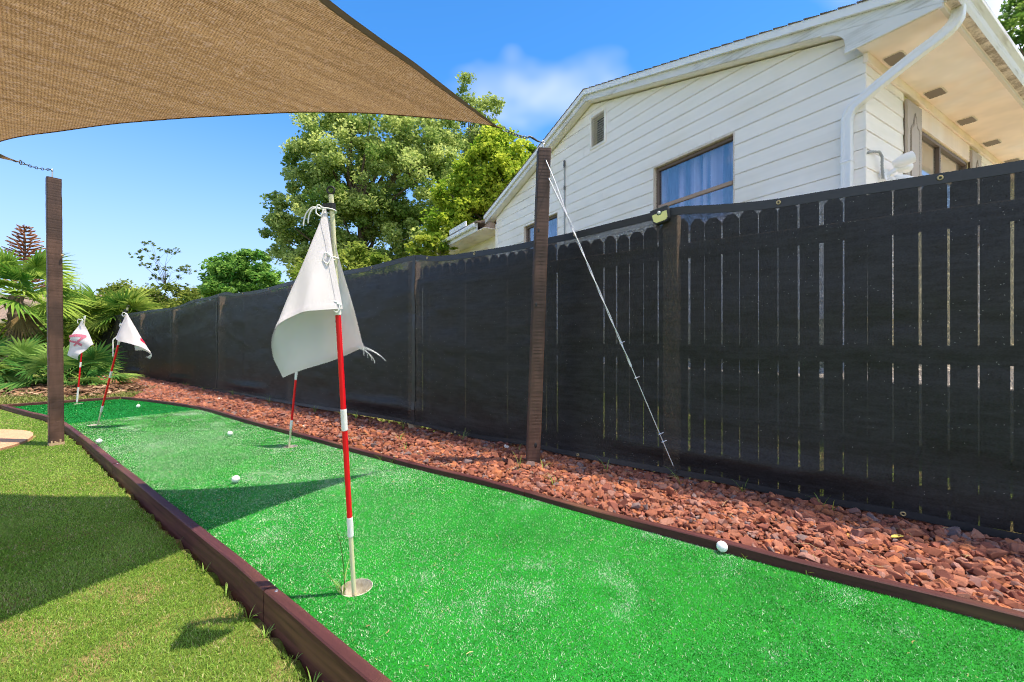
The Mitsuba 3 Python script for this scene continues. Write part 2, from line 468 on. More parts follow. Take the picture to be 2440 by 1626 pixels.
# ------------------------------------------------------------------ putting green: two lengths of artificial turf, holes with cups
CUPS = [(-0.549, 1.481), (-1.826, 3.459), (-4.324, 4.345), (-5.985, 5.79)]
SEAM = 6.36


def green_poly(s0, s1):
    ss = np.arange(s0, s1 + 1e-6, 0.12)
    left = [fp(s, float(lq(s)) + 0.03)[:2] for s in ss]
    right = [fp(s, float(rq(s)) + 0.006)[:2] for s in ss]
    return Polygon(left + right[::-1])


back_l, back_r = np.array([-6.66, 5.46]), np.array([-5.86, 6.25])
near_poly = green_poly(-1.7, SEAM + 0.012)
ss = np.arange(SEAM, 8.45, 0.12)
far_poly = Polygon([fp(s, float(lq(s)) + 0.03)[:2] for s in ss] + [back_l, back_r] + [fp(s, float(rq(min(s, 8.42))) + 0.006)[:2] for s in ss[ss < 8.35]][::-1]).buffer(0)


def turf(key, poly, z, matname, seed, n, c_dark, c_light, hmin, hmax, wmin, wmax, lean, pale, blade='m_blade'):
    r = np.random.default_rng(seed)
    for cx, cy in CUPS:
        poly = poly.difference(Point(cx, cy).buffer(0.054, 24))
    v, f = trimesh.creation.triangulate_polygon(poly, engine='earcut')
    add(key, trimesh.Trimesh(np.column_stack([v, np.full(len(v), z)]), f, process=False), matname)
    tag(key, kind='structure')
    x0, y0, x1, y1 = poly.bounds
    xs, ys = [], []
    for k, share in ((1.9, 0.36), (3.6, 0.40), (50, 0.24)):                 # denser where the camera stands over it
        lo = {1.9: 0.0, 3.6: 1.9, 50: 3.6}[k]
        if max(y0, 0.4, lo) >= min(y1, k):
            continue
        x = r.uniform(x0, x1, int(n * 6 * share)); y = r.uniform(max(y0, 0.4, lo), min(y1, k), int(n * 6 * share))
        q, s = 0.6 * x + 0.8 * y, -0.8 * x + 0.6 * y
        ok = (y > lo) & (y <= k) & (q > lq(np.clip(s, -1.7, 8.6)) + 0.036) & (q < rq(np.clip(s, -1.7, 8.42)) - 0.002) & (np.abs(x) < 1.3 * y + 0.1)
        ok &= (s > -1.69) & ((s < SEAM + 0.01) if seed == 31 else (s >= SEAM + 0.004))
        ok &= (x - back_l[0]) * (back_r[1] - back_l[1]) - (y - back_l[1]) * (back_r[0] - back_l[0]) > 0.02
        for cx, cy in CUPS:
            ok &= np.hypot(x - cx, y - cy) > 0.056
        i = np.nonzero(ok)[0][:int(n * share)]
        xs.append(x[i]); ys.append(y[i])
    x, y = np.concatenate(xs), np.concatenate(ys)
    m_ = len(x)
    P3 = np.stack([x, y, x * 0], -1)
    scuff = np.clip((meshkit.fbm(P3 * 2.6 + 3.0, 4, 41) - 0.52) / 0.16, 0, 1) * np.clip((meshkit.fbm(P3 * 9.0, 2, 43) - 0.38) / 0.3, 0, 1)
    pile = (meshkit.fbm(P3 * 7.0 + 21.0, 3, 51) - 0.5) * 1.3 + (meshkit.fbm(P3 * np.array([30.0, 30.0, 1.0]) + 2.0, 2, 53) - 0.5) * 0.9
    t = np.clip(r.random((m_, 1)) * 0.8 + 0.1 + pile[:, None], 0, 1)
    col = (c_dark * (1 - t) + c_light * t) * r.uniform(0.65, 1.3, (m_, 1))
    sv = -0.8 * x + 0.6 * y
    walked = np.interp(sv, [0.2, 1.6, 3.0, 6.3], [0.30, 0.70, 1.0, 1.0])        # low-angle sheen of the pile put into the fibre colour
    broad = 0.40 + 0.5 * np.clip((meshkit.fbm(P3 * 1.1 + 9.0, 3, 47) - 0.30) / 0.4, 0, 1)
    sheen_scuff = (r.random(m_) < np.minimum(0.75, pale * (0.05 + 0.62 * walked * broad + 1.0 * scuff)))[:, None]            # pale fibres: painted sheen, plus the dusty scuffed patches
    col = np.where(sheen_scuff, np.array([0.56, 0.74, 0.54]) * r.uniform(0.40, 1.1, (m_, 1)), col)
    straw = (r.random(m_) < 0.004)[:, None]
    col = np.where(straw, np.array([0.62, 0.52, 0.22]), col)
    d = np.maximum(1, np.hypot(x, y) / 2.2)
    m, c = blades(x, y, np.full(m_, z - 0.001), r.uniform(hmin, hmax, m_) * np.where(sheen_scuff[:, 0], 0.85, 1.0), r.uniform(wmin, wmax, m_) * d, r.uniform(lean * 0.4, lean * 1.6, m_), col, r, 1)
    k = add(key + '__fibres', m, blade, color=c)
    tag(k, kind='stuff')


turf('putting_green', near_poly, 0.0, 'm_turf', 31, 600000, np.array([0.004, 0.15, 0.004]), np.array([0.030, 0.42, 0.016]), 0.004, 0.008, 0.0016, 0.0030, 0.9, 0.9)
turf('putting_green_001', far_poly, 0.004, 'm_turf_far', 32, 60000, np.array([0.001, 0.105, 0.010]), np.array([0.004, 0.17, 0.022]), 0.005, 0.010, 0.002, 0.0035, 0.9, 0.01, 'm_blade_far')
labels['putting_green']['label'] = 'bright green artificial turf of the putting strip with pale scuffs'
labels['putting_green_001']['label'] = 'darker green turf at the far end of the putting strip beyond the seam'
for k, (cx, cy) in enumerate(CUPS):
    ang = np.linspace(0, 2 * PI, 33)
    r_ = np.array([[0.0555, 0.001], [0.0535, 0.002], [0.0525, -0.004], [0.0525, -0.062], [0.0, -0.062]])
    P = np.stack([np.stack([cx + a * np.cos(ang), cy + a * np.sin(ang), np.full(33, zz)], -1) for a, zz in r_])
    add(('putting_green_001' if -0.8 * cx + 0.6 * cy > SEAM else 'putting_green') + '__cup', gridmesh(P), 'm_cup', smooth=40)

ms, cs = [], []
lr = np.random.default_rng(77)
for i in range(70):
    s = lr.uniform(-0.5, 3.6); q = lr.uniform(0.75, 1.85); p = fp(s, q, 0.009)
    l = lr.uniform(0.003, 0.011); a_ = lr.uniform(0, 2 * PI); d = np.array([math.cos(a_), math.sin(a_), 0]); e = np.array([-d[1], d[0], 0])
    m = tube([p - d * l, p + e * l * 0.3, p + d * l], [0.0007, 0.0016, 0.0006], 4)
    ms.append(m); cs.append(np.tile(np.array([[0.40, 0.27, 0.12], [0.30, 0.15, 0.08], [0.52, 0.44, 0.24]][lr.integers(3)]), (len(m.vertices), 1)))
add('leaf_bits', joined(ms), 'm_grass', color=np.vstack(cs))
tag('leaf_bits', 'tiny dry leaf and straw bits scattered on the artificial turf', 'litter', kind='stuff')

# ------------------------------------------------------------------ timber edging round the green
def board(path_s, q_in, q_out, ztop, zbot):
    """A length of sawn timber on edge, bent along the curve, arrises eased."""
    secs = []
    for s, a, b, zt, zb in zip(path_s, q_in, q_out, ztop, zbot):
        c = 0.004
        secs.append([fp(s, a, zb), fp(s, b, zb), fp(s, b, zt - c), fp(s, b - c * np.sign(b - a), zt), fp(s, a + c * np.sign(b - a), zt), fp(s, a, zt - c)])
    return sweep(None, np.array(secs))


def board_run(s0, s1, inner, outer, ztop, zbot):
    n = max(3, int((s1 - s0) / 0.08))
    ss = np.linspace(s0, s1, n)
    wob = 0.0015 * np.sin(ss * 7.3 + s0)
    return board(ss, [inner(s) for s in ss], [outer(s) for s in ss], [ztop(s) + w for s, w in zip(ss, wob)], [zbot(s) for s in ss])


E_ = 'timber_edging'
zt_l = lambda s: 0.040
zt_r = lambda s: float(np.interp(s, [-0.5, 0.3, 1.2, 2.0, 3, 6, 8.4], [0.042, 0.041, 0.027, 0.034, 0.034, 0.040, 0.040]))
for a, b in ((-1.7, 1.497), (1.503, 3.864), (3.871, 6.078), (6.085, 7.484), (7.49, 8.63)):
    add(E_ + '__board', board_run(a, b, lambda s: float(lq(min(s, 8.62))) + 0.037, lambda s: float(lq(min(s, 8.62))), zt_l, lambda s: -0.12), 'm_board', smooth=30)
for a, b in ((-1.7, 1.35), (1.356, 2.452), (2.459, 3.83), (3.836, 6.30), (6.307, 8.40)):
    add(E_ + '__board', board_run(a, b, lambda s: float(rq(min(s, 8.42))), lambda s: float(rq(min(s, 8.42))) + 0.037, zt_r, lambda s: -0.10), 'm_board', smooth=30)
e = unit(np.append(back_r - back_l, 0)); nrm = np.array([-e[1], e[0], 0])
L_ = np.linalg.norm(back_r - back_l)
for a, b in ((-0.04, 0.49 * L_), (0.495 * L_, L_ + 0.02)):
    c = np.append(back_l, -0.03) + e * (a + b) / 2 + nrm * 0.02
    add(E_ + '__board', boxm([b - a, 0.037, 0.14], frame(c, e, nrm, UP), 0.004), 'm_board')
for s_, q_ in ((1.46, 0.645), (3.83, 0.668), (2.48, 1.898)):
    add(E_ + '__screw', torus(0.0042, 0.0016, frame(fp(s_, q_, 0.0415), FD, FN, UP), 14, 6), 'm_steel')
tag(E_, 'dark red-brown timber boards on edge framing the putting strip', 'edging')

# ------------------------------------------------------------------ red lava gravel
gs = np.linspace(-2.2, 14.5, 140); gq = np.linspace(0, 1, 9)


def gravel_in(s):
    return np.where(s < 8.3, rq(np.clip(s, -1.7, 8.42)) + 0.038, np.interp(s, [8.3, 9.2, 11, 13.8, 14.5], [1.57, 1.92, 1.86, 1.80, 2.3]))


def gravel_h(s, q):
    t = np.clip((q - gravel_in(s)) / 0.8, 0, 1)
    return 0.000 + 0.014 * np.sin(t * PI) + 0.012 * (meshkit.noise(np.stack([s * 2.1, q * 2.1, s * 0], -1), 5) - 0.5)


S_, Q_ = np.meshgrid(gs, gq, indexing='ij')
Qw = gravel_in(S_) * (1 - Q_) + 2.80 * Q_
add('gravel_bed', gridmesh(FD * S_[..., None] + FN * Qw[..., None] + UP * (gravel_h(S_, Qw) - 0.012)[..., None]), 'm_rockbase', smooth=True)
tag('gravel_bed', kind='structure')
ROCK_COL = [np.array(c) for c in ((0.29, 0.110, 0.068), (0.33, 0.14, 0.090), (0.23, 0.085, 0.060), (0.38, 0.145, 0.072), (0.27, 0.145, 0.12), (0.20, 0.145, 0.14), (0.16, 0.06, 0.045), (0.30, 0.15, 0.11))]
ROCK_P = [0.22, 0.2, 0.17, 0.13, 0.12, 0.06, 0.06, 0.04]


def rock_shape(r):
    p = r.normal(0, 1, (15, 3))
    p /= np.linalg.norm(p, axis=1, keepdims=True)
    p *= r.uniform(0.78, 1.0, (15, 1)) * np.array([1.25, 0.9, 0.68])
    h = trimesh.convex.convex_hull(p)
    return np.array(h.vertices), np.array(h.faces)


SHAPES_ = [rock_shape(rng) for _ in range(28)]
n = 42000
s = np.concatenate([rng.uniform(-1.7, 2.6, 19000), rng.uniform(2.6, 14.0, n - 19000)])
q = gravel_in(s) + 0.012 + rng.random(n) * (2.79 - gravel_in(s) - 0.01)
size = np.exp(rng.normal(math.log(0.0128), 0.47, n)) * np.where(s < 2.6, 1.0, np.clip(0.9 + (s - 2.6) * 0.06, 1, 1.45))
size = np.clip(size, 0.006, 0.040)
order = np.argsort(-size)
s, q, size = s[order], q[order], size[order]
p = FD[None] * s[:, None] + FN[None] * q[:, None]
z = gravel_h(s, q) + rng.uniform(-0.006, 0.016, n) - 0.3 * size * rng.random(n)
vis = (p[:, 1] > 0.3) & (np.abs(p[:, 0]) < 1.35 * p[:, 1] + 0.2)
s, q, size, p, z = s[vis], q[vis], size[vis], p[vis], z[vis]
edge_ok = q - size * 1.1 > gravel_in(s) - 0.004
s, q, size, p, z = s[edge_ok], q[edge_ok], size[edge_ok], p[edge_ok], z[edge_ok]
shown = size / np.hypot(p[:, 0], p[:, 1])
big = set(np.argsort(-(shown + (z > 0.004) * 0.004))[:290])
parts_v, parts_f, parts_c, at = [], [], [], 0
for i in range(len(s)):
    v, f = SHAPES_[rng.integers(len(SHAPES_))]
    R = trimesh.transformations.random_rotation_matrix(rng.random(3))[:3, :3]
    R = trimesh.transformations.rotation_matrix(rng.uniform(0, 2 * PI), [0, 0, 1])[:3, :3] @ (R if rng.random() < 0.35 else trimesh.transformations.rotation_matrix(rng.normal(0, 0.45), [1, 0.4, 0])[:3, :3])
    w = v @ R.T * size[i] + np.array([p[i, 0], p[i, 1], z[i] + size[i] * 0.3])
    c = ROCK_COL[rng.choice(8, p=ROCK_P)] * rng.uniform(0.72, 1.18)
    if rng.random() < 0.0022:
        c = np.array([0.62, 0.56, 0.48])
    vc = np.clip(c * (1 + rng.normal(0, 0.10, (len(v), 1))), 0.01, 0.9)
    if i in big:
        add('gravel_bed__rock', trimesh.Trimesh(w, f, process=False), 'm_rock', color=vc)
    else:
        parts_v.append(w); parts_f.append(f + at); parts_c.append(vc); at += len(v)
k = add('gravel_bed__small_rocks', trimesh.Trimesh(np.vstack(parts_v), np.vstack(parts_f), process=False), 'm_rock', color=np.vstack(parts_c))
tag(k, kind='stuff')

# ------------------------------------------------------------------ neighbouring house (s along the gable wall, w into the house, z up)
HU, HV, HP = np.array([-0.5114, 0.8594, 0.0]), np.array([0.8594, 0.5114, 0.0]), np.array([3.356, 4.0, 0.0])
HM = frame(HP, HU, HV, UP)
EAVE, PEAK_S, SL_R, SL_L = 3.60, 3.82, 0.308, 0.318
WALL_L, RAKE_R, RAKE_L, RAKE_W = 7.28, -0.60, 7.59, -0.17


def rake_top(s):
    return 5.167 - (SL_R * (PEAK_S - s) if s < PEAK_S else SL_L * (s - PEAK_S))


def hp(s, w, z):
    return HP + HU * s + HV * w + UP * z


def hadd(key, mesh, mat_, smooth=False):
    mesh.apply_transform(HM)
    return add('house__' + key, mesh, mat_, smooth=smooth)


def hbox(s0, s1, w0, w1, z0, z1, bevel=0.0):
    return boxm([s1 - s0, w1 - w0, z1 - z0], frame([(s0 + s1) / 2, (w0 + w1) / 2, (z0 + z1) / 2], [1, 0, 0], [0, 1, 0], UP), bevel)


def extr(poly, w0, w1):
    """A polygon in (s, z) as a slab between w0 and w1."""
    m = trimesh.creation.extrude_polygon(poly, w1 - w0, engine='earcut')
    v = np.array(m.vertices)
    return trimesh.Trimesh(np.column_stack([v[:, 0], w0 + v[:, 2], v[:, 1]]), np.array(m.faces)[:, ::-1], process=False)


WIN_A, WIN_B, VENT = (1.271, 2.30, 2.495, 3.405), (4.81, 2.30, 6.03, 3.372), (3.475, 4.185, 3.865, 4.765)
gable = Polygon([(0, 0.0), (WALL_L, 0.0), (WALL_L, rake_top(WALL_L) - 0.20), (PEAK_S, rake_top(PEAK_S) - 0.20), (0, rake_top(0) - 0.20)])
holes = [sbox(*w_) for w_ in (WIN_A, WIN_B)] + [sbox(VENT[0] + 0.03, VENT[1] + 0.025, VENT[2] - 0.03, VENT[3] - 0.03)]
wall = gable
for h in holes:
    wall = wall.difference(h)
hadd('wall', extr(wall, 0.0, 0.12), 'm_caulk')
side_hole = sbox(1.37, 2.35, 3.22, 3.27)
sw = sbox(0.121, 0.0, 9.0, 3.72).difference(side_hole)
m = trimesh.creation.extrude_polygon(sw, 0.12, engine='earcut')
v = np.array(m.vertices)
hadd('wall', trimesh.Trimesh(np.column_stack([v[:, 2], v[:, 0], v[:, 1]]), np.array(m.faces), process=False), 'm_caulk')
hadd('wall', hbox(0.0, WALL_L, 9.0, 9.12, 0, 3.7), 'm_siding')
hadd('wall', hbox(WALL_L - 0.12, WALL_L, 0.121, 8.99, 0, 3.7), 'm_siding')
hadd('ceiling', hbox(0.13, WALL_L - 0.13, 0.125, 8.98, 3.52, 3.58), 'm_white')
hadd('floor', hbox(0.13, WALL_L - 0.13, 0.125, 8.98, 0.9, 1.0), 'm_trim')


def lap(poly, z0, pitch):
    """One course of lap siding cut to its outline: thin at the top, standing proud at the bottom edge."""
    m = trimesh.creation.extrude_polygon(poly, 0.010, engine='earcut')
    v = np.array(m.vertices)
    out = 0.003 + v[:, 2] + 0.0075 * np.clip(1 - (v[:, 1] - z0) / pitch, 0, 1.1)
    return v[:, 0], out, v[:, 1], np.array(m.faces)


COURSE0, PITCH = 3.415, 0.1785
clad = gable.union(sbox(-0.024, 0, 0.01, rake_top(0) - 0.20))
for a, b, c, d in (WIN_A, WIN_B, VENT):
    clad = clad.difference(sbox(a - 0.004, b, c + 0.004, d))
k0 = int(round((1.1 - COURSE0) / PITCH))
for k in range(k0, 9):
    z0 = COURSE0 + k * PITCH
    strip = clad.intersection(sbox(-0.023, z0 + 0.002, WALL_L, z0 + PITCH - 0.002))
    pieces = []
    for g in getattr(strip, 'geoms', [strip]):                               # boards butt end to end somewhere along the wall
        if g.is_empty:
            continue
        cut = 0.9 + 5.2 * ((k * 0.618034 + 0.13) % 1.0)
        if g.bounds[0] + 0.5 < cut < g.bounds[2] - 0.5:
            both = g.difference(sbox(cut, -1, cut + 0.003, 9))
            pieces += list(getattr(both, 'geoms', [both]))
        else:
            pieces.append(g)
    for g in pieces:
        if g.is_empty or g.area < 0.004:
            continue
        a, o, z, f = lap(g, z0, PITCH)
        hadd('siding_board', trimesh.Trimesh(np.column_stack([a, -o, z]), f[:, ::-1], process=False), 'm_siding')
for k in range(k0, 1):
    z0 = COURSE0 + k * PITCH
    for w0, w1 in ((-0.0225, 0.925), (3.66, 5.4)):
        top = min(z0 + PITCH - 0.002, 3.50)
        a, o, z, f = lap(sbox(w0, z0 + 0.002, w1, top), z0, PITCH)
        hadd('siding_board', trimesh.Trimesh(np.column_stack([-o, a, z]), f, process=False), 'm_siding')
hadd('corner_trim', hbox(WALL_L - 0.05, WALL_L + 0.03, -0.034, 0.05, 0, 3.72, 0.003), 'm_siding')
hadd('header_panel', hbox(-0.022, -0.001, 1.355, 3.235, 3.275, 3.50, 0.003), 'm_soffit')
hadd('frieze', hbox(-0.040, -0.0005, -0.03, 9.0, 3.505, 3.598, 0.004), 'm_soffit')

# roof, fascia boards, soffits, gutter
for s0, s1 in ((RAKE_R, PEAK_S), (PEAK_S, RAKE_L)):
    a, b = rake_top(s0), rake_top(s1)
    P = [(s0, a - 0.012), (s1, b - 0.012), (s1, b - 0.06), (s0, a - 0.06)]
    hadd('roof', extr(Polygon(P), RAKE_W - 0.036, 9.3), 'm_roof')
    for (t0, t1, w0, w1, nm) in ((0.0, 0.083, RAKE_W - 0.040, RAKE_W - 0.003, 'rake_trim'), (0.084, 0.184, RAKE_W - 0.002, RAKE_W + 0.02, 'rake_board')):
        hadd(nm, extr(Polygon([(s0, a - t0), (s1, b - t0), (s1, b - t1), (s0, a - t1)]), w0, w1), 'm_white' if nm == 'rake_trim' else 'm_fascia')
    lo = max(s0, 0.0)
    hadd('rake_soffit', extr(Polygon([(lo, rake_top(lo) - 0.168), (s1, b - 0.168), (s1, b - 0.180), (lo, rake_top(lo) - 0.180)]), RAKE_W + 0.022, 0.02), 'm_siding')
    ns = int((s1 - s0) / 0.145)
    for i in range(ns):                                                       # the shingle tips that overhang the rake
        sa = s0 + (s1 - s0) * i / ns
        sb = sa + (s1 - s0) / ns * 0.94
        up = (0.004, 0.016) if s0 < PEAK_S - 1 else (0.016, 0.004)
        q = Polygon([(sa, rake_top(sa) + 0.001), (sb, rake_top(sb) + 0.001), (sb, rake_top(sb) + up[1]), (sa, rake_top(sa) + up[0])])
        hadd('roof__shingle', extr(q, RAKE_W - 0.05, RAKE_W + 0.25), 'm_roof')
arc = [(0.093, 3.62), (0.086, 3.68), (0.098, 3.745), (0.135, 3.80), (0.19, 3.84), (0.285, 3.878)]
ret = Polygon([(-0.575, 3.603), (0.093, 3.603)] + arc + [(0.285, rake_top(0.285) - 0.186), (-0.575, rake_top(-0.575) - 0.186)]).buffer(0)
hadd('eave_return', extr(ret, RAKE_W - 0.001, RAKE_W + 0.018), 'm_fascia')
hadd('soffit', hbox(-0.556, -0.0005, RAKE_W + 0.02, 9.2, 3.60, 3.612), 'm_soffit')
hadd('fascia', hbox(-0.585, -0.560, RAKE_W, 9.2, 3.585, 3.79), 'm_trim')
gprof = [(-0.588, 3.63), (-0.648, 3.63), (-0.662, 3.66), (-0.672, 3.70), (-0.706, 3.735), (-0.706, 3.775), (-0.699, 3.775), (-0.699, 3.74), (-0.666, 3.704), (-0.656, 3.664), (-0.644, 3.637), (-0.588, 3.637)]
secs = [[(a, w, z) for a, z in gprof] for w in (RAKE_W - 0.015, 9.2)]
hadd('gutter', sweep(None, np.array(secs)), 'm_mildew')
hadd('gutter__end_cap', hbox(-0.706, -0.59, RAKE_W - 0.019, RAKE_W - 0.0155, 3.63, 3.775), 'm_fascia')
outer = [(-0.6485, 3.6285), (-0.6635, 3.659), (-0.6735, 3.699), (-0.7075, 3.734), (-0.7075, 3.777), (-0.7095, 3.777), (-0.7095, 3.733), (-0.6755, 3.698), (-0.6655, 3.658), (-0.6500, 3.6265)]
hadd('gutter__face', sweep(None, np.array([[(a, w, z) for a, z in outer] for w in (RAKE_W - 0.02, 9.2)])), 'm_fascia')
for w in (0.33, 1.43, 2.57, 3.70, 4.83):
    rr = sbox(-0.185, w - 0.082, -0.085, w + 0.082).buffer(0.022, 6)
    for nm, poly, z0, z1, mm in (('soffit_vent', rr.buffer(0.008), 3.5935, 3.5995, 'm_trim'), ('screen', rr.buffer(-0.004), 3.5915, 3.5933, 'm_vent')):
        m = trimesh.creation.extrude_polygon(poly, z1 - z0, engine='earcut')
        m.apply_translation([0, 0, z0])
        if nm == 'soffit_vent':
            vk = hadd(nm, m, mm)
        else:
            m.apply_transform(HM)
            add(vk + '__screen', m, mm)


def window_gable(win, rail, key_mat):
    a, b, c, d = win
    j = []
    for (s0, s1, z0, z1) in ((a, a + 0.012, b, d), (c - 0.012, c, b, d), (a + 0.012, c - 0.012, d - 0.012, d), (a + 0.012, c - 0.012, b, b + 0.012)):
        j.append(hbox(s0, s1, -0.018, 0.10, z0, z1))
    wk = hadd('window', joined(j), 'm_trim')
    fr = []
    a, b, c, d = a + 0.013, b + 0.013, c - 0.013, d - 0.013
    for (s0, s1, z0, z1) in ((a, a + 0.035, b, d), (c - 0.035, c, b, d), (a + 0.035, c - 0.035, d - 0.045, d), (a + 0.035, c - 0.035, b, b + 0.05)):
        fr.append(hbox(s0, s1, 0.035, 0.085, z0, z1, 0.003))
    fr = joined(fr); fr.apply_transform(HM)
    add(wk + '__frame', fr, 'm_bronze')
    r = hbox(a + 0.036, c - 0.036, 0.028, 0.07, rail - 0.025, rail + 0.025, 0.003); r.apply_transform(HM)
    add(wk + '__sash_rail', r, 'm_tanframe')
    for z0, z1, w in ((rail + 0.025, d - 0.045, 0.066), (b + 0.05, rail - 0.025, 0.050)):
        g = trimesh.Trimesh([[a + 0.036, w, z0], [c - 0.036, w, z0], [c - 0.036, w, z1], [a + 0.036, w, z1]], [[0, 1, 2], [0, 2, 3]], process=False)
        g.apply_transform(HM)
        add(wk + '__pane', g, 'm_glass')
    ss_ = np.linspace(a - 0.08, c + 0.08, 160)
    zz = np.linspace(b - 0.2, d + 0.1, 24)
    S, Z = np.meshgrid(ss_, zz, indexing='ij')
    W = 0.20 + 0.028 * np.sin(S * 55 + 1.8 * np.sin(S * 9)) * (1.0 + 0.2 * np.sin(Z * 2)) + 0.02 * np.sin(S * 21)
    cm = gridmesh(np.stack([S, W, Z], -1)); cm.apply_transform(HM)
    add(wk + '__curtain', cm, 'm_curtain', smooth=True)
    return wk


window_gable(WIN_A, 2.82, 'm_bronze')
window_gable(WIN_B, 2.80, 'm_bronze')

# gable vent with slats
a, b, c, d = VENT
fr = [hbox(a, a + 0.035, -0.034, 0.03, b, d, 0.003), hbox(c - 0.035, c, -0.034, 0.03, b, d, 0.003), hbox(a + 0.035, c - 0.035, -0.034, 0.03, d - 0.035, d, 0.003), hbox(a + 0.035, c - 0.035, -0.034, 0.03, b, b + 0.03, 0.003)]
vk = hadd('gable_vent', joined(fr), 'm_siding')
bk = hbox(a + 0.0, c - 0.0, 0.125, 0.135, b - 0.02, d + 0.02); bk.apply_transform(HM)
add(vk + '__back', bk, 'm_dark')
nsl = 13
for i in range(nsl):
    z = b + 0.05 + (d - b - 0.10) * i / (nsl - 1)
    sl = hbox(a + 0.036, c - 0.036, -0.026, -0.002, -0.003, 0.003, 0.0015)
    sl.apply_transform(trimesh.transformations.rotation_matrix(0.50, [1, 0, 0], [0, -0.01, 0]))
    sl.apply_translation([0, 0, z]); sl.apply_transform(HM)
    add(vk + '__slat', sl, 'm_siding')

# side wall: shutters with an arched panel line, wide bronze window
for w0 in (0.932, 3.232):
    sk = hadd('shutter', hbox(-0.050, -0.022, w0, w0 + 0.416, 2.20, 3.435, 0.004), 'm_shutter')
    x0, x1, xm = w0 + 0.075, w0 + 0.341, w0 + 0.208
    path = [(x0, 2.28), (x0, 3.13), (x0 + 0.02, 3.165), (x0 + 0.075, 3.20), (xm - 0.035, 3.27), (xm, 3.33), (xm + 0.035, 3.27), (x1 - 0.075, 3.20), (x1 - 0.02, 3.165), (x1, 3.13), (x1, 2.28)]
    gm = tube([(-0.0495, p_, z_) for p_, z_ in path], 0.006, 5); gm.apply_transform(HM)
    add(sk + '__moulding', gm, 'm_vent')
    pnl = Polygon(path).buffer(-0.022)
    m = trimesh.creation.extrude_polygon(pnl, 0.006, engine='earcut'); v = np.array(m.vertices)
    pm = trimesh.Trimesh(np.column_stack([-0.0505 - v[:, 2], v[:, 0], v[:, 1]]), np.array(m.faces), process=False); pm.apply_transform(HM)
    add(sk + '__panel', pm, 'm_shutter')
fr = [hbox(0.0, 0.05, 1.371, 3.219, 3.225, 3.269, 0.003), hbox(0.0, 0.05, 1.371, 3.219, 2.351, 2.40, 0.003)]
for w in (1.371, 2.13, 3.175):
    fr.append(hbox(0.001, 0.049, w, w + 0.044, 2.40, 3.225, 0.003))
wk = hadd('window', joined(fr), 'm_bronze')
r = hbox(0.004, 0.04, 1.416, 2.129, 2.735, 2.775, 0.003); r.apply_transform(HM); add(wk + '__sash_rail', r, 'm_tanframe')
for w0, w1 in ((1.416, 2.129), (2.175, 3.174)):
    g = trimesh.Trimesh([[0.03, w0, 2.40], [0.03, w1, 2.40], [0.03, w1, 3.224], [0.03, w0, 3.224]], [[0, 1, 2], [0, 2, 3]], process=False); g.apply_transform(HM)
    add(wk + '__pane', g, 'm_glass')
bl = hbox(0.10, 0.11, 1.3, 3.3, 2.3, 3.3); bl.apply_transform(HM); add(wk + '__blind', bl, 'm_blind')

# downspout: corrugated rectangular pipe, two elbows
ctrl = np.array([(0.118, -0.050, 0.3), (0.118, -0.050, 2.98), (0.105, -0.050, 3.06), (0.07, -0.048, 3.12), (0.00, -0.045, 3.165),
                 (-0.40, -0.015, 3.385), (-0.50, 0.0, 3.435), (-0.575, 0.02, 3.49), (-0.615, 0.035, 3.56), (-0.62, 0.04, 3.64)])
seg = np.linalg.norm(np.diff(ctrl, axis=0), axis=1); tt = np.concatenate([[0], np.cumsum(seg)])
te = np.unique(np.concatenate([np.linspace(0, tt[1], 12), np.arange(tt[1], tt[-1], 0.008), [tt[-1]]]))
pc = np.stack([PchipInterpolator(tt, ctrl[:, i])(te) for i in range(3)], 1)
tg = np.gradient(pc, axis=0); tg /= np.linalg.norm(tg, axis=1, keepdims=True)
secs = []
for p_, t_, l_ in zip(pc, tg, te):
    side = unit(np.cross(t_, [0, 1, 0])); wv = unit(np.cross(side, t_))
    elbow = (tt[1] - 0.02 < l_ < tt[4] + 0.01) or (tt[5] + 0.03 < l_ < tt[8])
    k_ = 1 + (0.035 * math.sin(l_ * 2 * PI / 0.016 * 0.5) if elbow else 0)
    a_, b_ = 0.043 * k_, 0.030 * k_
    prof = [(-a_, -b_ + .006), (-a_ + .006, -b_), (-a_ * .35, -b_), (-a_ * .28, -b_ + .004), (a_ * .28, -b_ + .004), (a_ * .35, -b_), (a_ - .006, -b_), (a_, -b_ + .006), (a_, b_), (-a_, b_)]
    secs.append([p_ + side * u_ + wv * v_ for u_, v_ in prof])
hadd('downspout', sweep(None, np.array(secs)), 'm_white', smooth=40)
hadd('downspout__strap', hbox(0.07, 0.166, -0.084, -0.0205, 2.60, 2.612, 0.001), 'm_white')

# conduit up the gable wall
cm = tube([(4.57, -0.035, 1.2), (4.57, -0.035, 4.18)], 0.011, 8); hadd('conduit', cm, 'm_conduit', smooth=40)
hadd('conduit__cap', hbox(4.555, 4.585, -0.055, -0.02, 4.14, 4.27, 0.004), 'm_iron')
hadd('conduit__coupling', tube([(4.57, -0.035, 3.72), (4.57, -0.035, 3.79)], 0.019, 8), 'm_iron', smooth=40)
tag('house', 'white clapboard house with a louvred gable vent behind the black fence screen', 'house')

# lower wing running on from the gable's far end
def wbox(key, *a, mat_='m_siding', bevel=0.0):
    return hadd(key, hbox(*a, bevel), mat_)


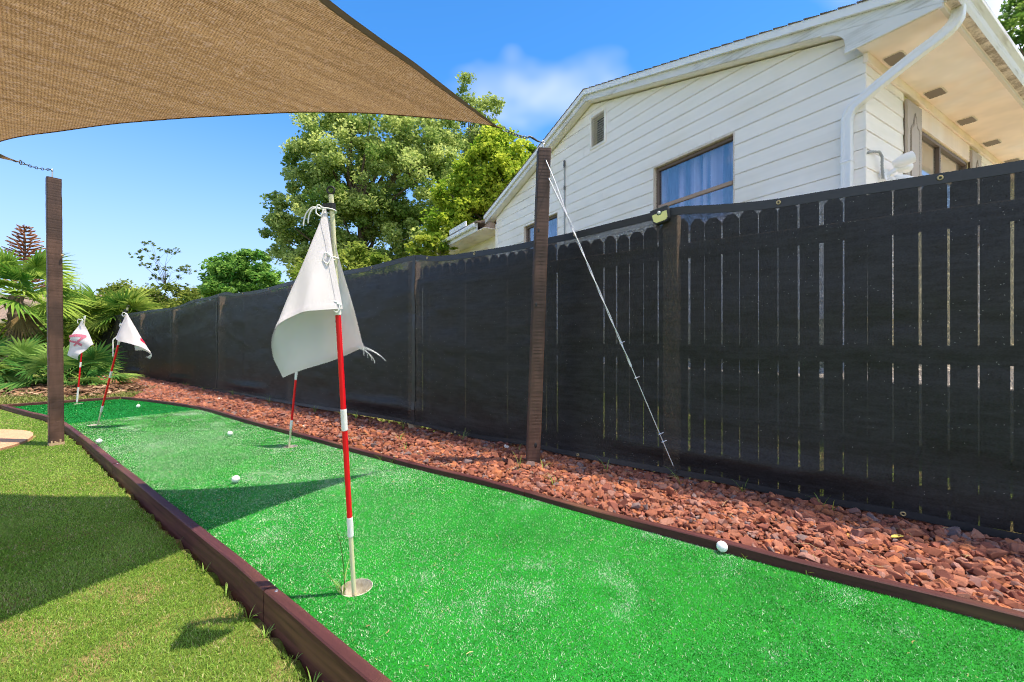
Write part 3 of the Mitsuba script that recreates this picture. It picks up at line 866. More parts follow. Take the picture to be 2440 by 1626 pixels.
wbox('wing_wall', 7.32, 15.0, 0.30, 0.42, 0, 3.64)
wbox('wing_fascia', 7.66, 15.3, -0.36, -0.335, 3.60, 3.80, mat_='m_fascia')
wbox('wing_gutter', 7.70, 15.3, -0.44, -0.365, 3.70, 3.80, mat_='m_white', bevel=0.01)
wbox('wing_soffit', 7.32, 15.2, -0.33, 0.299, 3.605, 3.62, mat_='m_soffit')
wbox('eave_block', 7.33, 7.62, -0.165, -0.02, 3.63, 3.76, mat_='m_tanframe')
hadd('wing_roof', extr(Polygon([(7.6, 3.80), (15.3, 3.80), (15.3, 3.84), (7.6, 3.84)]), -0.40, 0.2), 'm_roof')
rm = hbox(7.7, 15.3, 0, 6.0, 0, 0.05); rm.apply_transform(trimesh.transformations.rotation_matrix(0.26, [1, 0, 0])); rm.apply_translation([0, -0.36, 3.80]); hadd('wing_roof', rm, 'm_roof')
wbox('roof_flashing', 8.2, 9.3, -0.42, -0.38, 3.84, 3.97, mat_='m_white')
wk = wbox('window', 8.35, 9.4, 0.275, 0.299, 2.5, 3.40, mat_='m_trim')
pn = hbox(8.42, 9.33, 0.268, 0.274, 2.57, 3.33); pn.apply_transform(HM); add(wk + '__pane', pn, 'm_bronze')

# unseen concrete walk, added to bounce sunlight up to the soffit
for s0, s1, w0, w1 in ((-2.2, -0.03, -1.35, 9.2), (-0.029, 8.2, -1.35, -0.06)):
    n_ = max(2, int(max(s1 - s0, w1 - w0) / 1.2))
    for i in range(n_):
        if s1 - s0 > w1 - w0:
            q = (s0 + (s1 - s0) * i / n_ + 0.004, s0 + (s1 - s0) * (i + 1) / n_ - 0.004, w0, w1)
        else:
            q = (s0, s1, w0 + (w1 - w0) * i / n_ + 0.004, w0 + (w1 - w0) * (i + 1) / n_ - 0.004)
        m = hbox(*q, 0.20, 0.60, 0.006); m.apply_transform(HM)
        add('added_bounce_path' if 'added_bounce_path' not in scene else 'added_bounce_path__slab', m, 'm_concrete')
tag('added_bounce_path', kind='structure')

# white twin floodlight on the side wall
FLOOD = thing_key('floodlight')


def wadd(key, mesh, mat_, smooth=40):
    mesh.apply_transform(HM); add(key, mesh, mat_, smooth=smooth)


wadd(FLOOD + '__base', tube([(-0.012, 0.36, 2.50), (-0.060, 0.36, 2.50)], [0.075, 0.065], 20), 'm_white')
wadd(FLOOD + '__arm', tube([(-0.05, 0.36, 2.50), (-0.09, 0.38, 2.53), (-0.11, 0.42, 2.56)], 0.022, 10), 'm_white')


def lamp(c, d, r, l):
    d = unit(d); c = np.array(c)
    body = trimesh.creation.revolve(np.array([[0, 0], [r * .55, 0.0], [r * .8, l * .25], [r, l * .5], [r, l], [r * .86, l], [r * .82, l * .82], [0, l * .80]]), sections=20)
    z = d; x = unit(np.cross(z, [0, 1, 0.3])); y = np.cross(z, x)
    body.apply_transform(frame(c, x, y, z))
    return body


wadd(FLOOD + '__lamp', lamp((-0.10, 0.38, 2.60), (-0.75, 0.45, 0.28), 0.058, 0.15), 'm_white')
wadd(FLOOD + '__lamp', lamp((-0.09, 0.50, 2.60), (-0.25, 0.95, 0.10), 0.052, 0.15), 'm_white')
wadd(FLOOD + '__lamp', lamp((-0.10, 0.40, 2.47), (-0.60, 0.70, -0.35), 0.055, 0.15), 'm_white')
wadd(FLOOD + '__sensor', boxm([0.05, 0.06, 0.05], frame([-0.10, 0.33, 2.44], [1, 0, 0], [0, 1, 0], UP), 0.012), 'm_white')
wadd(FLOOD + '__cable', tube([(-0.024, 0.02, 2.66), (-0.03, 0.09, 2.685), (-0.05, 0.20, 2.70), (-0.06, 0.235, 2.66), (-0.055, 0.25, 2.56), (-0.05, 0.29, 2.46)], 0.012, 8), 'm_conduit')
tag(FLOOD, 'white multi-head floodlight on the house side wall by the downspout', 'floodlight')

# ------------------------------------------------------------------ picket fence and the black knitted screen hung on it
FENCE = 'picket_fence'
pit, S_END = 0.0968, 19.75
npk = int((S_END + 2.1) / pit)
fr_ = np.random.default_rng(11)
POSTS = [0.79 + 2.49 * k for k in range(-1, 8)]


def top_ground(s):
    return float(np.interp(s, [-2, 0.8, 1.0, 9, 10, 20], [1.645, 1.635, 1.612, 1.60, 1.52, 1.50]))


for i in range(npk):
    s0 = -2.1 + i * pit
    gap = float(np.clip(0.0090 * math.exp(fr_.normal(0, 0.55)), 0.0008, 0.017))
    w = pit - gap
    h = top_ground(s0) + fr_.normal(0, 0.006)
    c = 0.024
    pg = Polygon([(0, 0.03), (w, 0.03), (w, h - c * 1.3), (w - c, h), (c, h), (0, h - c * 1.3)])
    m = trimesh.creation.extrude_polygon(pg, 0.016, engine='earcut')
    tilt = fr_.normal(0, 0.0012)
    v = np.array(m.vertices)
    W = FD * (s0 + v[:, :1] + tilt * v[:, 1:2]) + FN * (2.802 + fr_.normal(0, 0.0015) + v[:, 2:]) + UP * v[:, 1:2]
    add(FENCE + '__picket', trimesh.Trimesh(W, np.array(m.faces), process=False), 'm_picket')
for z in (1.44, 0.805, 0.13):
    for a, b in zip([-2.1] + POSTS, POSTS + [S_END]):
        if b - a > 0.3:
            add(FENCE + '__rail', boxm([b - a - 0.006, 0.038, 0.089], frame(fp((a + b) / 2, 2.778, z - (0.1 if a > 9 and z > 1 else 0)), FD, FN, UP), 0.003), 'm_picket')
for s in POSTS:
    ph_ = float(np.interp(s, [-2, 9, 10, 20], [1.685, 1.62, 1.53, 1.515]))
    add(FENCE + '__post', boxm([0.089, 0.089, ph_ + 0.08], frame(fp(s, 2.756, ph_ / 2 - 0.04), FD, FN, UP), 0.004), 'm_fencepost')
tag(FENCE, 'dog-eared wooden picket fence seen through the black screen', 'fence')

SCR = 'fence_screen'
TOPX = np.array([-2.2, -1.70, -1.2, -0.663, -0.071, 0.208, 0.511, 0.74, 0.83, 0.894, 1.129, 1.46, 1.76, 2.098, 2.639, 2.92, 3.20, 3.30, 3.566, 4.1, 4.916, 5.802, 6.743, 7.539, 7.893, 8.673, 9.448, 10.065, 10.742, 11.49, 14.07, 17.1, 19.8])
TOPZ = np.array([1.66, 1.70, 1.66, 1.627, 1.639, 1.642, 1.668, 1.697, 1.699, 1.692, 1.676, 1.654, 1.644, 1.636, 1.642, 1.657, 1.700, 1.702, 1.690, 1.670, 1.675, 1.654, 1.616, 1.625, 1.671, 1.641, 1.633, 1.584, 1.548, 1.565, 1.574, 1.566, 1.539])
BOTX = np.array([-2.2, -0.663, -0.468, -0.289, 0, 0.208, 0.511, 0.785, 1.192, 1.532, 1.87, 2.381, 2.92, 3.566, 4.354, 5.337, 6.597, 7.539, 9.332, 10.886, 13.25, 17.1, 19.8])
BOTZ = np.array([0.03, 0.027, 0.034, 0.040, 0.035, 0.034, 0.046, 0.045, 0.047, 0.046, 0.06, 0.04, 0.055, 0.063, 0.058, 0.047, 0.039, 0.031, 0.010, -0.005, 0.0, 0.0, 0.01])
ztop, zbot = PchipInterpolator(TOPX, TOPZ), PchipInterpolator(BOTX, BOTZ)


def screen_q(s, t):
    """How far the hung cloth stands across from the pickets: slack folds, a flapping lower edge, tight at the posts."""
    p_ = np.stack([s * 0.55, t * 1.6, s * 0], -1)
    slack = meshkit.fbm(p_ + 2.0, 3, 6) - 0.5
    hz = meshkit.noise(np.stack([s * 0.35, t * 7 + s * 0.4, s * 0], -1), 12) - 0.5
    vz = np.zeros_like(s)
    for c in (1.95, 4.6, 5.8, 7.2, 9.4, 10.75, 12.3, 15.0):
        vz = vz + 0.012 * np.exp(-((s - c + 0.05 * np.sin(t * 3)) / 0.05) ** 2)
    small = meshkit.fbm(np.stack([s * 2.2, t * 9.0 + s * 0.6, s * 0], -1), 3, 17) - 0.5
    fine_ = meshkit.noise(np.stack([s * 7.0, t * 26.0, s * 0], -1), 19) - 0.5
    flare = np.clip(1 - t / 0.16, 0, 1) ** 2 * (0.05 * (meshkit.noise(np.stack([s * 0.8, s * 0, s * 0], -1), 8) - 0.25))
    tuck = np.exp(-((t - 0.09) / 0.035) ** 2) * 0.026 * np.clip(np.sin((s + 0.35) * 1.9) , 0, 1)
    return np.minimum(2.707, 2.698 + 0.030 * slack * np.clip(t * 5, 0, 1) * np.clip((1 - t) * 6, 0, 1) + 0.012 * hz + (0.016 * small + 0.004 * fine_) * np.clip(t * 8, 0, 1) * np.clip((1 - t) * 8, 0, 1) - vz * (s > 4) - flare - tuck)


ss_ = np.concatenate([np.arange(-2.2, 4, 0.035), np.arange(4, 19.8, 0.07)])
tt_ = np.linspace(0, 1, 64)
S_, T_ = np.meshgrid(ss_, tt_, indexing='ij')
Z_ = zbot(S_) * (1 - T_) + ztop(S_) * T_
Q_ = screen_q(S_, T_)
m = gridmesh(FD * S_[..., None] + FN * Q_[..., None] + UP * Z_[..., None])
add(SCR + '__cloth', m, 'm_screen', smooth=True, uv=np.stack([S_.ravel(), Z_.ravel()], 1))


def hem(t_edge, width, off, key):
    secs = []
    for s in ss_:
        sv = np.full(2, s)
        zt, zb = float(ztop(s)), float(zbot(s))
        z0, z1 = (zt - width, zt + 0.004) if t_edge else (zb - 0.004, zb + width)
        tz = np.clip((np.array([z0, z1]) - zb) / (zt - zb), 0, 1)
        q = screen_q(sv, tz)
        secs.append([fp(s, q[0] - off, z0), fp(s, q[1] - off, z1), fp(s, q[1] + off, z1), fp(s, q[0] + off, z0)])
    add(key, sweep(None, np.array(secs)), 'm_hem', smooth=30)


hem(True, 0.045, 0.003, SCR + '__hem')
hem(False, 0.030, 0.003, SCR + '__hem')
for s, top in [(x_, True) for x_ in (-1.0, -0.413, 0.21, 1.453, 2.431, 3.03, 3.9, 4.7, 5.5, 6.35, 7.2, 8.2)] + [(x_, False) for x_ in (-0.289, 1.418, 2.65)]:
    z = (float(ztop(s)) - 0.018) if top else (float(zbot(s)) + 0.013)
    q = float(screen_q(np.array([s]), np.array([(z - float(zbot(s))) / 1.6]))[0])
    add(SCR + '__grommet', torus(0.0085, 0.0032, frame(fp(s, q - 0.0045, z), FD, UP, -FN), 18, 6), 'm_brass', smooth=True)
for s in (3.22, 8.3, 10.77):                                                      # sewn joins between lengths of cloth
    zz = np.linspace(float(zbot(s)), float(ztop(s)), 24)
    q = screen_q(np.full(24, s), (zz - zz[0]) / (zz[-1] - zz[0]))
    secs = [[fp(s - 0.022, a - 0.005, z), fp(s + 0.022, a - 0.005, z), fp(s + 0.022, a - 0.001, z), fp(s - 0.022, a - 0.001, z)] for a, z in zip(q, zz)]
    add(SCR + '__seam', sweep(None, np.array(secs)), 'm_hem')
tag(SCR, 'black knitted privacy screen hung along the fence with brass grommets', 'privacy screen')

# solar light clipped over the fence post
SL = 'solar_light'
c0 = fp(0.835, 2.675, 1.655)
tilt = trimesh.transformations.rotation_matrix(-0.20, FN)
fx, fy, fz = FD, FN, UP


def sl_add(key, mesh, mm, smooth=False):
    mesh.apply_transform(frame([0, 0, 0], fx, fy, fz)); mesh.apply_transform(tilt); mesh.apply_translation(c0); add(SL + '__' + key, mesh, mm, smooth=smooth)


prof = Polygon([(-0.052, 0.042), (0.052, 0.042), (0.056, 0.030), (0.050, -0.030), (0.034, -0.046), (-0.034, -0.046), (-0.050, -0.030), (-0.056, 0.030)])
m = trimesh.creation.extrude_polygon(prof, 0.045, engine='earcut'); v = np.array(m.vertices)
sl_add('body', trimesh.Trimesh(np.column_stack([v[:, 0], v[:, 2] - 0.022, v[:, 1]]), np.array(m.faces)[:, ::-1], process=False), 'm_hem')
lens = Polygon([(-0.046, 0.016), (0.046, 0.016), (0.043, -0.026), (0.029, -0.039), (-0.029, -0.039), (-0.043, -0.026)]).difference(Point(0, 0.018).buffer(0.017))
m = trimesh.creation.extrude_polygon(lens, 0.004, engine='earcut'); v = np.array(m.vertices)
sl_add('lens', trimesh.Trimesh(np.column_stack([v[:, 0], -0.0225 - v[:, 2], v[:, 1]]), np.array(m.faces), process=False), 'm_led')
sp = trimesh.creation.icosphere(3, 0.0105); sp.apply_translation([0, -0.024, 0.018]); sl_add('sensor', sp, 'm_white', True)
sl_add('panel', boxm([0.11, 0.055, 0.006], frame([0, 0.004, 0.046], [1, 0, 0], [0, 1, 0], UP), 0.002), 'm_iron')
tag(SL, 'small solar light with a yellow lens clipped on the screened fence top', 'solar light')

# fence that closes the far end of the yard
BF = 'back_fence'
C_ = fp(S_END - 0.1, 2.70)
for i in range(58):
    a = -0.1 - i * 0.145
    hgt = 1.36 + fr_.normal(0, 0.008)
    add(BF + '__board', boxm([0.138, 0.02, hgt], frame(C_ + FN * a + UP * (hgt / 2 - 0.05), FN, FD, UP), 0.003), 'm_picket')
for z in (0.3, 1.15):
    add(BF + '__rail', boxm([8.3, 0.04, 0.09], frame(C_ + FN * -4.2 - FD * 0.032 + UP * z, FN, FD, UP), 0.003), 'm_picket')
tag(BF, 'weathered board fence closing the far end of the yard behind the palms', 'fence')

# ------------------------------------------------------------------ timber posts that carry the shade sail
def rough_post(base, top, w, yaw, seed, n=40):
    """A rough-sawn square post from base to top centre points, sides slightly uneven."""
    r = np.random.default_rng(seed)
    base, top = np.array(base, float), np.array(top, float)
    x, y = np.array([math.cos(yaw), math.sin(yaw), 0]), np.array([-math.sin(yaw), math.cos(yaw), 0])
    secs = []
    for i in range(n):
        t = i / (n - 1)
        c = base + (top - base) * t
        h, k = w / 2, 0.006
        j = r.normal(0, 0.0006, 8)
        pr = [(-h + k, -h), (h - k, -h), (h, -h + k), (h, h - k), (h - k, h), (-h + k, h), (-h, h - k), (-h, -h + k)]
        secs.append([c + x * (a + j[q]) + y * (b + j[q]) for q, (a, b) in enumerate(pr)])
    return sweep(None, np.array(secs))


PA, PB = 'shade_post', 'shade_post_001'
a0, a1 = np.array([0.140, 2.922, -0.12]), np.array([0.222, 2.922, 2.197])
add(PA + '__beam', rough_post(a0, a1, 0.089, 0.10, 3), 'm_post')
for z, x_ in ((1.63, -0.022), (1.12, -0.020), (0.155, 0.012)):
    t = (z + 0.12) / 2.317
    c = a0 + (a1 - a0) * t + np.array([x_, -0.0445, 0])
    kn = trimesh.creation.icosphere(2, 1.0); kn.apply_scale([0.010, 0.004, 0.019]); kn.apply_translation(c)
    add(PA + '__knot', kn, 'm_dark', smooth=True)
tag(PA, 'dark brown timber post standing in the red gravel with a wire stay', 'post', 'posts that carry the shade sail')
b0, b1 = np.array([-3.905, 3.595, -0.10]), np.array([-3.955, 3.620, 2.270])
YB = math.atan2(0.8, 0.6)
add(PB + '__beam', rough_post(b0 + (b1 - b0) * 0.034, b1, 0.089, YB, 4), 'm_post')
# bare wood foot where the paint stops in a ragged line
foot = []
for i in range(9):
    z0 = -0.105
    foot.append(boxm([0.0105, 0.0915, 0.085 + 0.028 * abs(math.sin(i * 2.3))], frame(b0 + np.array([math.cos(YB), math.sin(YB), 0]) * (-0.040 + i * 0.0101) + UP * (0.062 + 0.014 * math.sin(i * 2.3)), [math.cos(YB), math.sin(YB), 0], [-math.sin(YB), math.cos(YB), 0], UP)))
add(PB + '__foot', joined(foot), 'm_barewood')
kn = trimesh.creation.icosphere(2, 1.0); kn.apply_scale([0.010, 0.010, 0.008]); kn.apply_translation(b0 + (b1 - b0) * 0.72 + np.array([0.075, -0.005, 0]))
add(PB + '__knot', kn, 'm_barewood', smooth=True)
tag(PB, 'dark brown timber post on the lawn with bare wood at its foot', 'post', 'posts that carry the shade sail')

# ------------------------------------------------------------------ shade sail
TIP_A, TIP_B = np.array([-0.095, 2.715, 2.255]), np.array([-3.625, 3.075, 2.185])
EDGE_AB = np.array([TIP_A, (-0.45, 2.535, 2.215), (-0.97, 2.40, 2.178), (-1.29, 2.37, 2.160), (-1.72, 2.365, 2.135), (-2.16, 2.38, 2.112), (-2.73, 2.45, 2.085), (-3.11, 2.56, 2.092), (-3.42, 2.76, 2.135), TIP_B])
EDGE_AC = np.array([TIP_A, (-0.30, 2.42, 2.268), (-0.466, 2.13, 2.258), (-0.605, 1.87, 2.228), (-0.726, 1.65, 2.212), (-0.93, 1.20, 2.20), (-1.10, 0.60, 2.21), (-1.12, -0.1, 2.24), (-0.95, -0.8, 2.30), (-0.62, -1.5, 2.38)])
EDGE_BD = np.array([TIP_B, (-3.52, 2.78, 2.120), (-3.55, 2.3, 2.10), (-3.62, 1.5, 2.12), (-3.75, 0.6, 2.2), (-3.95, -0.3, 2.3), (-4.3, -1.3, 2.42)])
EDGE_CD = np.array([EDGE_AC[-1], (-1.3, -1.2, 2.34), (-2.4, -1.08, 2.32), (-3.5, -1.12, 2.36), EDGE_BD[-1]])


def resample(e, n, ease=1.0):
    l = np.concatenate([[0], np.cumsum(np.linalg.norm(np.diff(e, axis=0), axis=1))]); l /= l[-1]
    t = np.linspace(0, 1, n)
    return np.stack([PchipInterpolator(l, e[:, i])(t) for i in range(3)], 1)


NU, NV = 90, 90
ab, cd = resample(EDGE_AB, NU), resample(EDGE_CD, NU)
ac, bd = resample(EDGE_AC, NV), resample(EDGE_BD, NV)
u_, v_ = np.linspace(0, 1, NU)[:, None, None], np.linspace(0, 1, NV)[None, :, None]
SAIL = (1 - v_) * ab[:, None] + v_ * cd[:, None] + (1 - u_) * ac[None] + u_ * bd[None] \
    - ((1 - u_) * (1 - v_) * ab[0] + u_ * (1 - v_) * ab[-1] + (1 - u_) * v_ * cd[0] + u_ * v_ * cd[-1])
wr = meshkit.fbm(np.stack([SAIL[..., 0] * 1.2 + SAIL[..., 1] * 0.4, SAIL[..., 1] * 0.5, SAIL[..., 0] * 0], -1), 2, 15) - 0.5
SAIL[..., 2] += 0.05 * wr * 16 * (u_ * (1 - u_) * v_ * (1 - v_))[..., 0]
uvS = np.stack([SAIL[..., 0] * 0.76 - SAIL[..., 1] * 0.65, SAIL[..., 0] * 0.65 + SAIL[..., 1] * 0.76], -1).reshape(-1, 2)
add('shade_sail__cloth', gridmesh(SAIL), 'm_sail', smooth=True, uv=uvS)


def hem_strip(rows, key, drop0=0.012):
    """A doubled band sewn under the cloth along an edge: rows of points from the rim inwards."""
    a, b = rows
    secs = []
    for i_, (p0, p1) in enumerate(zip(a, b)):
        d = unit(p1 - p0)
        drop = drop0 * min(1, 0.15 + i_ / 12)
        low = p0 + d * 0.012 - UP * drop
        secs.append([p0 - d * 0.004 + UP * 0.003, low - d * 0.003, low + d * 0.002, p0 + d * 0.006 - UP * 0.0005])
    add(key, sweep(None, np.array(secs)), 'm_sailhem', smooth=30)


def inward(edge, nxt, wd):
    return np.array([p0 + unit(p1 - p0) * min(wd, 0.8 * np.linalg.norm(p1 - p0) * 6) for p0, p1 in zip(edge, nxt)])


hem_strip((SAIL[:, 0], inward(SAIL[:, 0], SAIL[:, 3], 0.016)), 'shade_sail__hem', 0.008)
hem_strip((SAIL[0], inward(SAIL[0], SAIL[3], 0.042)), 'shade_sail__hem', 0.020)
hem_strip((SAIL[-1], inward(SAIL[-1], SAIL[-4], 0.03)), 'shade_sail__hem')
hem_strip((SAIL[:, -1], inward(SAIL[:, -1], SAIL[:, -4], 0.03)), 'shade_sail__hem')
hook_a, hook_b = np.array([0.217, 2.905, 2.245]), np.array([-3.945, 3.60, 2.335])
for tip, hook in ((TIP_A, hook_a), (TIP_B, hook_b)):
    d = unit(hook - tip)
    st = tube([tip - d * 0.05, tip + d * 0.035], [0.007, 0.004], 6); add('shade_sail__corner_strap', st, 'm_sailhem')
    zx = unit(np.cross(d, UP)); add('shade_sail__ring', torus(0.016, 0.003, frame(tip + d * 0.05, d, np.cross(zx, d), zx), 18, 6), 'm_iron', smooth=True)
tag('shade_sail', 'tan mesh shade sail stretched overhead between the timber posts', 'shade sail')


def link(c, d, side, L=0.020, W=0.010, r=0.0026):
    d, side = unit(d), unit(side - unit(d) * (side @ unit(d)))
    a = np.linspace(0, 2 * PI, 15)
    pts = [c + d * (L * 0.5 * np.sign(math.cos(t)) * 0.55 + math.cos(t) * W * 0.75) + side * math.sin(t) * W * 0.75 for t in a]
    return tube(pts, r, 6, caps=False)


def chain(name, p0, p1, n, sag):
    d = p1 - p0
    for i in range(n):
        t0 = (i + 0.5) / n
        c = p0 + d * t0 - UP * sag * 4 * t0 * (1 - t0)
        dirn = d / n - UP * sag * 4 * (1 - 2 * t0) / n
        s1 = unit(np.cross(dirn, UP))
        add(name + '__link', link(c, dirn, s1 if i % 2 else np.cross(s1, unit(dirn)), L=np.linalg.norm(dirn) * 1.0, W=0.011), 'm_iron', smooth=True)


CA, CB = 'sail_chain', 'sail_chain_001'
dA = unit(hook_a - TIP_A)
turn_a = hook_a - dA * 0.12
chain(CA, TIP_A + dA * 0.065, turn_a, 8, 0.012)
add(CA + '__hook', tube([turn_a - dA * 0.012, turn_a + UP * 0.01, turn_a + dA * 0.03 + UP * 0.006, turn_a + dA * 0.07 - UP * 0.004, hook_a - UP * 0.004], [0.003, 0.005, 0.008, 0.006, 0.003], 7), 'm_iron', smooth=True)
add(CA + '__eye_bolt', tube([hook_a - UP * 0.055, hook_a - UP * 0.012], 0.004, 8), 'm_steel', smooth=True)
add(CA + '__eye', torus(0.010, 0.0032, frame(hook_a, dA, UP, np.cross(dA, UP)), 16, 6), 'm_steel', smooth=True)
tag(CA, 'short dark chain and hook at the top of the gravel post', 'chain', 'chains holding the sail corners')
dB = unit(hook_b - TIP_B)
chain(CB, TIP_B + dB * 0.065, hook_b - dB * 0.06, 9, 0.012)
add(CB + '__hook', tube([hook_b - dB * 0.075, hook_b - dB * 0.04 + UP * 0.004, hook_b], [0.003, 0.005, 0.004], 7), 'm_iron', smooth=True)
add(CB + '__eye_bolt', tube([hook_b - UP * 0.07, hook_b - UP * 0.01], 0.005, 8), 'm_steel', smooth=True)
add(CB + '__eye', torus(0.010, 0.004, frame(hook_b, dB, UP, np.cross(dB, UP)), 16, 6), 'm_steel', smooth=True)
tag(CB, 'short dark chain at the top of the lawn post', 'chain', 'chains holding the sail corners')

# twisted wire stay from the gravel post down to the fence foot
GW = 'guy_wire'
w0, w1 = np.array([0.213, 2.868, 2.112]), np.array([0.986, 2.561, 0.105])
dW = unit(w1 - w0); sW = unit(np.cross(dW, [0, 1, 0])); nW = np.cross(sW, dW)
LW = np.linalg.norm(w1 - w0)
for ph, amp0 in ((0.0, 1), (PI, -1)):
    pts = []
    for t in np.linspace(0, 0.70, 150):
        open_ = np.clip(1 - t / 0.17, 0, 1)
        tw = max(0, t - 0.17) * 42 + ph
        r_ = 0.0040 if t > 0.17 else 0.0040 + 0.010 * math.sin(open_ * PI * 0.5)
        pts.append(w0 + dW * LW * t + sW * (math.cos(tw) * r_ + amp0 * 0.012 * open_ * (1 - open_)) + nW * math.sin(tw) * 0.004)
    if amp0 > 0:
        pts[0] = w0 + np.array([0, 0.05, 0])
    else:
        pts[0] = w0 + np.array([0.06, 0.045, -0.13]); pts[1:14] = [pts[0] + (pts[14] - pts[0]) * k / 14 for k in range(1, 14)]
    add(GW + '__strand', tube(pts, 0.0038, 6), 'm_steel', smooth=True)
add(GW + '__rod', tube([w0 + dW * LW * 0.62, w0 + dW * LW * 0.985, w1], 0.0036, 7), 'm_steel', smooth=True)
for t in (0.625, 0.735, 0.905, 0.928):
    c = w0 + dW * LW * t
    add(GW + '__clamp', joined([boxm([0.022, 0.014, 0.010], frame(c, sW, nW, dW), 0.003), tube([c + sW * 0.004, c + sW * 0.024], 0.0030, 6)]), 'm_steel')
add(GW + '__anchor_eye', torus(0.012, 0.004, frame(w1 + dW * 0.012, dW, UP, unit(np.cross(dW, UP))), 16, 6), 'm_iron', smooth=True)
add(GW + '__anchor_rod', tube([w1 + dW * 0.02, w1 + dW * 0.09 + FN * 0.12 - UP * 0.02], 0.006, 7), 'm_iron', smooth=True)
tag(GW, 'twisted steel wire stay with clamps running from the gravel post to the fence foot', 'wire')


# ------------------------------------------------------------------ golf flags
def cloth_cone(apex, hoist, fly, az, xs, ys, nr=60, nf=90, ripple=0.006, seed=1, tilt=1.0):
    """A flag tied by its hoist corner that hangs in a cone: xs, ys give the sideways and depth slope of each ray from the corner (0 = along the hoist, 90 = along the top edge)."""
    ph = np.array(xs)[:, 0]
    fx_, fy_ = PchipInterpolator(ph, np.array(xs)[:, 1]), PchipInterpolator(np.array(ys)[:, 0], np.array(ys)[:, 1])
    ca, sa = math.cos(az), math.sin(az)

    def at(a, b, off=0.0):
        a, b = np.asarray(a, float), np.asarray(b, float)
        u, w = b * fly, a * hoist
        r = np.hypot(u, w)
        p_ = np.degrees(np.arctan2(u, np.maximum(w, 1e-9)))
        x, y = fx_(p_), fy_(p_)
        x1, y1 = x * ca - y * sa, x * sa + y * ca
        z = -np.sqrt(np.maximum(0.05, 1 - x * x - y * y)) * tilt
        wob = ripple * np.sin(p_ * 0.22 + seed) * np.sin(r * 16 + seed * 2) * np.clip(r * 4, 0, 1)
        P = np.stack([apex[0] + r * x1 + off * 0, apex[1] + r * y1 + wob, apex[2] + r * z], -1)
        return P
    return at


def cloth_parts(key, at, nr=56, nf=80, pts_print=None):
    A, B = np.meshgrid(np.linspace(0.004, 1, nr), np.linspace(0.004, 1, nf), indexing='ij')
    P = at(A, B)
    add(key + '__flag', gridmesh(P), 'm_cloth', smooth=True)
    N = np.cross(np.gradient(P, axis=0), np.gradient(P, axis=1)); N /= np.linalg.norm(N, axis=2, keepdims=True) + 1e-12
    k, kb = 4, 4
    for nm, sl in (('hem', (slice(nr - k, nr), slice(0, nf))), ('hem', (slice(0, nr), slice(nf - kb, nf))), ('hoist_band', (slice(0, nr), slice(0, 5)))):
        q, n_ = P[sl], N[sl]
        a = gridmesh(q + n_ * 0.0018); b = gridmesh(q - n_ * 0.0018)
        add(key + '__flag__' + nm, joined([a, b]), 'm_cloth', smooth=True)


def print_mesh(at, poly_ab, off, n=(1, 1)):
    """Flat lettering laid on the flag: polygons in flag coordinates (a down the hoist, b out along the fly), on both faces."""
    ms = []
    for poly in getattr(poly_ab, 'geoms', [poly_ab]):
        v, f = trimesh.creation.triangulate_polygon(poly, engine='earcut')
        m = trimesh.Trimesh(np.column_stack([v, np.zeros(len(v))]), f, process=False).subdivide_to_size(0.035)
        v, f = np.array(m.vertices), np.array(m.faces)
        P = at(v[:, 0], v[:, 1]); e = 1e-3
        N = np.cross(at(v[:, 0] + e, v[:, 1]) - P, at(v[:, 0], v[:, 1] + e) - P); N /= np.linalg.norm(N, axis=1, keepdims=True) + 1e-12
        for sgn in (1, -1):
            ms.append(trimesh.Trimesh(P + N * off * sgn, f if sgn > 0 else f[:, ::-1], process=False))
    return joined(ms)


def pin(name, base, top, bands, r=0.0088, ring=True, ring_dir=(1, 0, 0)):
    """Flagstick from base to top; bands: (from, to, material) as fractions of the length over the cream pole."""
    base, top = np.array(base, float), np.array(top, float)
    d = top - base
    add(name + '__pole', tube([base - unit(d) * 0.055, base + d * 0.5, top], r * 0.86, 14), 'm_pole', smooth=40)
    for f0, f1, mm in bands:
        rr = r * (1.0 if mm == 'm_red' else 1.16)
        p0, p1 = base + d * f0, base + d * f1
        e = unit(d) * 0.002
        add(name + ('__red_sleeve' if mm == 'm_red' else '__white_band'), tube([p0, p0 + e, p1 - e, p1], [rr * 0.9, rr, rr, rr * 0.9], 14), mm, smooth=40)
    if ring:
        u = unit(d); sx = unit(np.cross(u, [0, -1, 0])); sy = np.cross(u, sx)
        c = top - u * 0.038
        add(name + '__collar', joined([tube([c - u * 0.011, c + u * 0.011], r * 1.35, 14), boxm([0.022, 0.010, 0.022], frame(c + sx * -0.018, sx, sy, u), 0.002)]), 'm_dark')
        add(name + '__ring', torus(0.0115, 0.0032, frame(top + u * 0.014, sx, u, np.cross(sx, u)), 22, 8), 'm_dark', smooth=True)
    return base, top, unit(d)


def cord(name, pts, r=0.0022):
    p = np.array(pts); l = np.linspace(0, 1, len(p)); t = np.linspace(0, 1, 26)
    q = np.stack([PchipInterpolator(l, p[:, i])(t) for i in range(3)], 1)
    add(name + '__tie', tube(q, r, 6), 'm_white', smooth=True)


BANDS = [(0.152, 0.203, 'm_white'), (0.203, 0.428, 'm_red'), (0.428, 0.482, 'm_white'), (0.482, 0.715, 'm_red'), (0.715, 0.765, 'm_white')]

